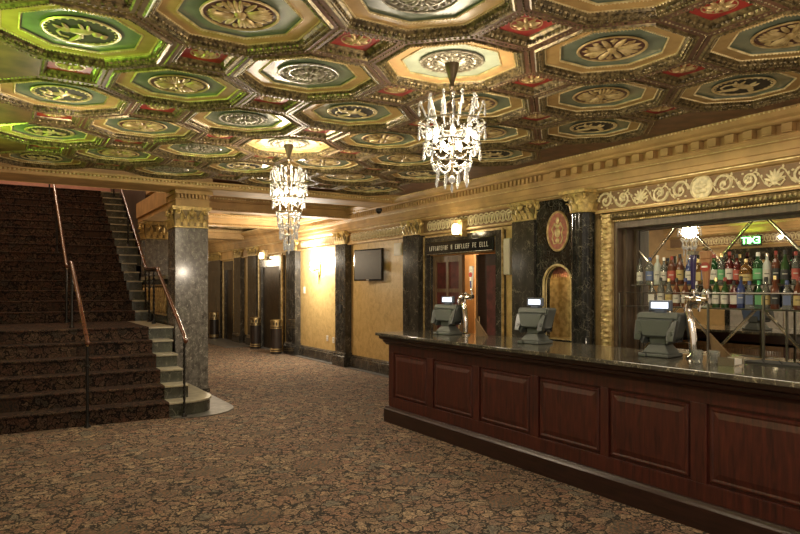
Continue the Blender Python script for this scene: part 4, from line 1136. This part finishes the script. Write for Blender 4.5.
# column speaker
t = thing('column_speaker','slim pale column speaker mounted between bar doorway and pilaster','speaker',(6.17,7.13,2.1)); o = t.location.copy()
m = MB(o); m.box(6.15,7.04,1.84,6.24,7.17,2.36); m.build('cabinet', M['cream'], t, bevel=.012)
m = MB(o)
for q in range(24): m.box(6.146,7.05,1.86+q*.02,6.151,7.16,1.868+q*.02)
m.build('speaker_grille', M['cream'], t)
m = MB(o); m.box(6.24,7.08,2.0,6.268,7.13,2.2); m.build('bracket', M['blackmat'], t)
# globe lamps
def lamp(x,y,z,lab,pw):
    t = thing('wall_lamp', lab, 'wall lamp', (x,y,z)); o = t.location.copy()
    m = MB(o); m.box(x+.03,y-.09,z-.11,WX-.07,y+.09,z+.14); m.box(x+.0,y-.11,z+.13,WX-.07,y+.11,z+.16); m.build('backplate', M['gilt'], t, bevel=.006)
    m = MB(o); m.lathe([(.03,-.085),(.055,-.06),(.06,0),(.055,.06),(.03,.085)], (x-.02,y,z), 16); m.build('glass_shade', M['globe'], t, smooth=True)
    m = MB(o); m.lathe([(.035,-.10),(.062,-.085),(.062,-.075),(.03,-.07)], (x-.02,y,z), 16); m.build('shade_ring', M['brass'], t, smooth=True)
    l = bpy.data.lights.new('lamp_light','POINT'); l.energy = pw; l.color = (1,.8,.5); l.shadow_soft_size = .07
    lo2 = bpy.data.objects.new('lamp_light', l); C.objects.link(lo2); lo2.location = (x-.2,y,z)
lamp(6.06,8.16,2.56,'small glowing wall lamp above the bar doorway sign',5)
lamp(6.06,17.0,2.52,'small glowing wall lamp above the first lift doors',1.5)

# lifts / far doors
def liftdoor(y0,y1,lab):
    t = thing('lift_doorway', lab, 'lift doors', (6.2,(y0+y1)/2,0)); o = t.location.copy()
    m = MB(o); m.box(6.17,y0,0.012,6.268,y0+.16,2.42); m.box(6.17,y1-.16,0.012,6.268,y1,2.42); m.box(6.167,y0+.003,2.22,6.266,y1-.003,2.5); m.build('marble_architrave', M['marble'], t)
    ym = (y0+y1)/2
    for a,b_ in ((y0+.16,ym-.004),(ym+.004,y1-.16)):
        m = MB(o); m.box(6.235,a,0.012,6.268,b_,2.22); m.build('door_leaf', M['bronze'], t)
    m = MB(o); m.box(6.15,y0-.045,0.012,6.20,y0,2.54); m.box(6.15,y1,0.012,6.20,y1+.045,2.54); m.build('gilt_edge', M['gilt'], t)
    if y1-y0 > 1.5: m = MB(o); m.box(6.225,y0-.25,1.05,6.268,y0-.17,1.25); m.build('call_plate', M['brass'], t)
liftdoor(15.86,17.55,'wide dark lift doors in a marble surround behind the two nearer bins')
liftdoor(19.85,20.95,'narrow dark lift doors in a marble surround at the far end of the corridor')

# television
t = thing('wall_television','flat black television mounted on the golden wall','television',(6.2,11.1,2.1)); o = t.location.copy()
Mt = Matrix.Translation((6.12,11.12,2.10)) @ Matrix.Rotation(math.radians(8),4,'Z')
m = MB(o); m.box(-.02,-.46,-.31,.02,.46,.31,Mt); m.build('bezel', M['black'], t, bevel=.006)
m = MB(o); m.box(-.024,-.43,-.28,-.021,.43,.28,Mt); m.build('screen', plain('tv_screen',(.035,.028,.022),.5,var=.1), t)
m = MB(o); m.box(.02,-.2,-.12,.05,.2,.12,Mt); m.box(6.16,11.05,2.03,6.268,11.2,2.17); m.build('wall_bracket', M['blackmat'], t)
m = MB(o); m.box(-.026,-.04,-.298,-.02,.04,-.288,Mt); m.build('logo_strip', M['white'], t)
m = MB((6.25,10.23,2.36)); m.box(6.245,10.1,2.25,6.268,10.37,2.48); m.box(6.238,10.12,2.27,6.246,10.35,2.46); tag(m.build('wall_access_panel', M['cream'], bevel=.004),'pale square wall panel above and beside the television','wall panel')
# sconce
t = thing('wall_sconce','glowing crystal wall sconce washing the golden wall with light','wall sconce',(6.2,13.7,2.2)); o = t.location.copy()
m = MB(o); m.box(6.235,13.64,1.95,6.268,13.76,2.25); m.ball((6.235,13.7,2.27),.05,10,6,(.4,1,1)); m.tube([(6.235,13.7,1.95),(6.235,13.7,1.72)],[.02,.005],6)
m.build('backplate', M['gilt'], t, smooth=True)
for s_ in (-1,0,1):
    m = MB(o); m.tube([(6.23,13.7,2.05),(6.16,13.7+s_*.06,2.0),(6.12,13.7+s_*.14,2.05),(6.12,13.7+s_*.16,2.14)], .009, 6); m.build('arm', M['gilt'], t, smooth=True)
    m = MB(o); m.ball((6.12,13.7+s_*.16,2.21),.028,8,6,(1,1,1.8)); m.build('bulb', M['bulb'], t, smooth=True)
    m = MB(o)
    for q in range(4): m.ball((6.12+.03*math.cos(q*1.57),13.7+s_*.16+.03*math.sin(q*1.57),2.08),.012,5,4,(1,1,2.2))
    m.build('crystal_drop', M['crystal'], t)
l = bpy.data.lights.new('sconce_light','POINT'); l.energy = 240; l.color = (1,.93,.8); l.shadow_soft_size = .12
lo2 = bpy.data.objects.new('sconce_light', l); C.objects.link(lo2); lo2.location = (5.98,13.7,2.3)
# switch and sockets
def plate(y,z,h,w,lab,name,toggle):
    t = thing(name, lab, 'wall switch' if toggle else 'wall socket', (6.26,y,z)); o = t.location.copy()
    m = MB(o); m.box(6.258,y-w/2,z-h/2,6.269,y+w/2,z+h/2); m.build('plate', M['white'], t, bevel=.002)
    m = MB(o)
    if toggle: m.box(6.25,y-.01,z-.02,6.258,y+.01,z+.02)
    else:
        for dz in (-.03,.03): m.box(6.255,y-.02,z+dz-.015,6.258,y+.02,z+dz+.015)
    m.build('rocker' if toggle else 'socket_face', M['cream'], t)
plate(14.6,1.6,.16,.1,'white light switch on the golden wall beside the far pilaster','light_switch',True)
plate(13.30,.52,.13,.09,'white wall socket low on the golden wall, the one farther from the television','wall_socket',False)
plate(12.98,.50,.13,.09,'white wall socket low on the golden wall, the one nearer the television','wall_socket',False)
m = MB((6.1,12.3,1.2)); m.box(6.105,12.28,1.13,6.119,12.40,1.30); m.box(6.1,12.31,1.2,6.106,12.37,1.26); tag(m.build('thermostat', M['blackmat']),'small dark control plate on the pilaster between sconce and television','control plate')
# security camera
t = thing('security_camera','small black dome camera under the beam by the right cornice','security camera',(5.85,9.75,3.1)); o = t.location.copy()
m = MB(o); m.lathe([(.05,.0),(.06,-.03),(.055,-.05)],(5.8,10.15,3.078),16); m.build('mount', M['blackmat'], t, smooth=True)
m = MB(o); m.ball((5.8,10.15,3.03),.05,12,8); m.build('dome', M['black'], t, smooth=True)

# bins
def make_bin():
    t = thing('waste_bin','','bin',(0,0,0))
    m = MB(); m.lathe([(.145,.0),(.145,.70)], n=28)
    m.build('body', M['walnut_dark'] if 'walnut_dark' in M else M['mahog_dark'], t, smooth=True)
    for z0,z1 in ((.05,.075),(.10,.125),(.625,.65),(.675,.70)):
        m = MB(); m.lathe([(.146,z0),(.149,z0+.003),(.149,z1-.003),(.146,z1)], n=28); m.build('brass_band', M['brass'], t, smooth=True)
    m = MB()
    for k in range(12):
        a = k*PI/6; x,y = .13*math.cos(a), .13*math.sin(a); m.box(-.018,-.004,.70,.018,.004,.80, Matrix.Translation((x,y,0)) @ Matrix.Rotation(a+PI/2,4,'Z'))
    m.lathe([(.147,.78),(.147,.83),(.12,.84),(.10,.82),(.10,.79)], n=28); m.build('top_ring', M['brass'], t, smooth=True)
    m = MB(); m.lathe([(.105,.70),(.105,.79)], n=20); m.build('liner', M['blackmat'], t, smooth=True)
    return t
M['walnut_dark'] = wood('bin_wood', (.012,.008,.006), (.03,.02,.014), .35)
b0 = make_bin()
for k,(x,y,lab) in enumerate(((5.89,15.50,'brass banded wooden waste bin nearest the sconce, beside the lift doors'),(5.93,17.15,'brass banded wooden waste bin on the far side of the first lift doors'),(5.92,21.15,'brass banded wooden waste bin farthest down the corridor by the grey pier'))):
    t = b0 if k == 0 else copy_tree(b0); t.location = (x,y,.013); t['label'] = lab; t['group'] = 'brass banded bins along the corridor wall'

# exit sign on the left wall (seen in the mirror)
t = thing('exit_sign','lit green EXIT sign on the wall across from the bar, seen reversed in the mirror','exit sign',(LX+.15,7.75,2.66)); o = t.location.copy()
EYc, EZc = 7.80, 2.65
m = MB(o); m.box(LX+.12,EYc-.21,EZc-.11,LX+.16,EYc+.21,EZc+.11); m.build('sign_case', M['blackmat'], t)
cu = bpy.data.curves.new('exit_text','FONT'); cu.body = 'EXIT'; cu.size = .2; cu.extrude = .003; cu.offset = .002; cu.align_x = 'CENTER'; cu.align_y = 'CENTER'
to = bpy.data.objects.new('exit_text', cu); C.objects.link(to); bpy.context.view_layer.update()
me = bpy.data.meshes.new_from_object(to.evaluated_get(bpy.context.evaluated_depsgraph_get())); bpy.data.objects.remove(to)
me.materials.clear(); me.materials.append(M['exit'])
te = bpy.data.objects.new('lettering', me); C.objects.link(te); te.parent = t
te.matrix_local = Matrix.Translation(Vector((LX+.165,EYc,EZc))-o) @ Matrix(((0,0,1,0),(1,0,0,0),(0,1,0,0),(0,0,0,1)))
for y_, z_, e_ in ((7.80,2.66,70),(4.9,2.5,80)):  # nearer spot has no sign; added for the green on the ceiling
    l = bpy.data.lights.new('exit_and_fill_spot','SPOT'); l.energy = e_; l.color = (.45,1,.08); l.shadow_soft_size = .02; l.spot_size = math.radians(150); l.spot_blend = .6
    lo2 = bpy.data.objects.new('exit_and_fill_spot', l); C.objects.link(lo2); lo2.location = (LX+.2,y_,z_)
    lo2.rotation_euler = Vector((.75,-.15,.85)).to_track_quat('-Z','Y').to_euler()

# ------------------------------------------------------------------ chandeliers
def make_chandelier(tiers):
    """tiers: (z, radius) of each crystal ring, z measured from the ceiling; origin at the ceiling"""
    t = thing('chandelier','','chandelier',(0,0,0))
    m = MB(); m.lathe([(.008,-.16),(.022,-.14),(.015,-.11),(.032,-.06),(.05,.0),(.055,.045)], n=20); m.build('canopy', M['bronze'], t, smooth=True)
    m = MB()
    for q in range(2):
        m.tube([(.02*math.cos(a*PI/4)*(1-q%2) , .02*math.cos(a*PI/4)*(q%2), -.185-q*.035+.024*math.sin(a*PI/4)) for a in range(8)], .005, 5, closed=True)
    zb = tiers[-1][0]
    m.tube([(0,0,-.23),(0,0,zb-.1)], .009, 6); m.lathe([(.01,-.34),(.028,-.32),(.03,-.28),(.015,-.25),(.02,-.24)], n=14); m.lathe([(.01,-.6),(.035,-.57),(.02,-.53)], n=14); m.build('stem', M['bronze'], t, smooth=True)
    for z,r in tiers:
        m = MB(); m.tube([(r*math.cos(a*PI/14), r*math.sin(a*PI/14), z) for a in range(28)], .006, 5, closed=True); m.build('ring', M['silver_gilt'], t, smooth=True)
    def drop(x,y,z,h,r):
        m = MB(); m.lathe([(.001,z-h),(r,z-h*.75),(r*.8,z-h*.55),(r*.25,z-.012),(.001,z-.01)], (x,y,0), 6); m.ball((x,y,z),r*.7,6,4); m.build('crystal_drop', M['crystal'], t)
    def spire(x,y,z,h,cx,cy):
        """glass arm curling up and outwards, pendant at its tip"""
        m = MB(); m.tube([(x*.75,y*.75,z),(x*.9,y*.9,z+h*.5),(x,y,z+h*.85),(x*1.06,y*1.06,z+h*.8)], [.006,.007,.005,.003], 6); m.ball((x,y,z+h*.9),.013,6,4)
        m.build('crystal_spire', M['crystal'], t); drop(x*1.06,y*1.06,z+h*.78,.085,.012)
    NA = 8
    for k in range(NA):
        a = 2*PI*k/NA+.2; ca, sa = math.cos(a), math.sin(a); a2 = a+PI/NA; c2, s2 = math.cos(a2), math.sin(a2)
        z0, r0 = tiers[0]
        m = MB(); m.tube([(0,0,z0-.08),(.3*r0*ca,.3*r0*sa,z0-.10),(.6*r0*ca,.6*r0*sa,z0-.07),(.8*r0*ca,.8*r0*sa,z0-.01),(r0*ca,r0*sa,z0)], .008, 6); m.build('arm', M['crystal'], t, smooth=True)
        spire(r0*.96*ca,r0*.96*sa,z0+.0,.17,0,0); spire(r0*.72*c2,r0*.72*s2,z0+.02,.19,0,0)
        m = MB(); m.ball((.7*r0*ca,.7*r0*sa,z0-.09),.019,8,6,(1,1,1.6)); m.build('bulb', M['bulb'], t, smooth=True)
        for ti,(z,r) in enumerate(tiers):
            if ti < 2 or k % 2 == 0: drop(r*1.02*ca,r*1.02*sa,z-.03,.10,.0125)
            if ti != 1: drop(r*.85*c2,r*.85*s2,z-.06,.12,.012)
            if r > .1:
                m = MB(); b2 = 2*PI*(k+1)/NA+.2
                for q in range(10):
                    f = q/9; an = a+(b2-a)*f; rr_ = r*(1.02-.1*4*f*(1-f)); m.ball((rr_*math.cos(an),rr_*math.sin(an),z-r*.36*4*f*(1-f)),.010,5,4)
                m.build('bead_swag', M['crystal'], t)
    for k in range(4):
        a = k*PI/2; m = MB(); z = tiers[1][0]; m.ball((.075*math.cos(a),.075*math.sin(a),z-.02),.017,8,6,(1,1,1.5)); m.build('bulb', M['bulb'], t, smooth=True)
    m = MB(); m.ball((0,0,zb-.12),.028,10,8); m.lathe([(.001,zb-.22),(.014,zb-.19),(.004,zb-.14)], n=6); m.build('finial', M['crystal'], t, smooth=True)
    return t
for k,(y,lab,pw,tiers) in enumerate(((3.83,'large crystal chandelier hanging nearest above the lobby, in front of the bar end',70,[(-.40,.235),(-.55,.20),(-.69,.14)]),
        (6.97,'longer many-tiered crystal chandelier hanging farther back near the grey pier and corridor',120,[(-.42,.205),(-.58,.18),(-.74,.14),(-.88,.115),(-1.0,.06)]))):
    t = make_chandelier(tiers)
    t.location = (CX,y,H); t['label'] = lab; t['group'] = 'crystal chandeliers'
    for dz, f in ((-.62,.65),(-.27,.35)):
        l = bpy.data.lights.new('chandelier_light','POINT'); l.energy = pw*f*(.55 if (k == 0 and dz > -.4) else 1); l.color = (1,.83,.58); l.shadow_soft_size = .12; l.specular_factor = .3
        lo2 = bpy.data.objects.new('chandelier_light', l); C.objects.link(lo2); lo2.location = (CX,y,H+dz)

# ------------------------------------------------------------------ other light
def arealight(x,y,z,sx,sy,e,c,rot=(0,0,0)):
    l = bpy.data.lights.new('added_area_light','AREA'); l.shape = 'RECTANGLE'; l.size = sx; l.size_y = sy; l.energy = e; l.color = c
    o = bpy.data.objects.new('added_area_light', l); C.objects.link(o); o.location = (x,y,z); o.rotation_euler = rot; return o
def pt(x,y,z,e,c,r=.2):  # added point light, no fixture modelled
    l = bpy.data.lights.new('lamp','POINT'); l.energy = e; l.color = c; l.shadow_soft_size = r
    o = bpy.data.objects.new('lamp', l); C.objects.link(o); o.location = (x,y,z); return o
warm = (1,.80,.55)
pt(2.8,-1.2,2.4,110,warm,.35)               # fill light added behind the camera, no fixture there
pt(4.6,13.0,2.3,85,warm,.1); pt(4.6,16.6,2.5,60,warm,.25); pt(4.6,20.6,2.5,45,warm,.25)  # corridor lights added in mid-air without fixtures
arealight(5.3,4.0,3.0,.5,2.5,30,(1,.84,.6)) # unseen area light added to brighten bar and bottles
pt(5.6,4.4,.8,6,(1,.85,.62),.03); pt(6.36,6.11,1.8,1.6,(1,.8,.45),.03); pt(8.2,8.9,2.2,50,(1,.74,.45),.1); pt(6.95,9.0,2.5,22,(1,.8,.55),.05)            # unseen lights added behind the bar, in the niche and service hall
pt(.8,17.2,5.9,110,(1,.78,.6),.3); pt(.5,12.5,5.6,110,(1,.8,.6),.3); arealight(.9,8.7,3.2,2.2,.2,26,(1,.82,.6))  # unseen lights added to brighten the stairs and lower treads
for x,y,e in ((.6,3.0,30),(.6,6.6,30),(3.2,1.8,34),(2.9,8.3,24),(3.3,5.6,16)):
    pt(x,y,2.6 if y == 6.6 else 1.95,e,(1,.84,.64),.02)  # fill lights added to even out the room, nothing hangs there
w = bpy.data.worlds.new('world'); bpy.context.scene.world = w; w.use_nodes = True
bg = w.node_tree.nodes['Background']; bg.inputs[0].default_value = (1,.82,.62,1); bg.inputs[1].default_value = .8
sc = bpy.context.scene
sc.view_settings.view_transform = 'Standard'; sc.view_settings.exposure = .02
sc.cycles.use_denoising = True; sc.cycles.max_bounces = 7; sc.cycles.diffuse_bounces = 4; sc.cycles.glossy_bounces = 4; sc.cycles.transmission_bounces = 4
sc.cycles.sample_clamp_indirect = 4; sc.cycles.caustics_reflective = False; sc.cycles.caustics_refractive = False
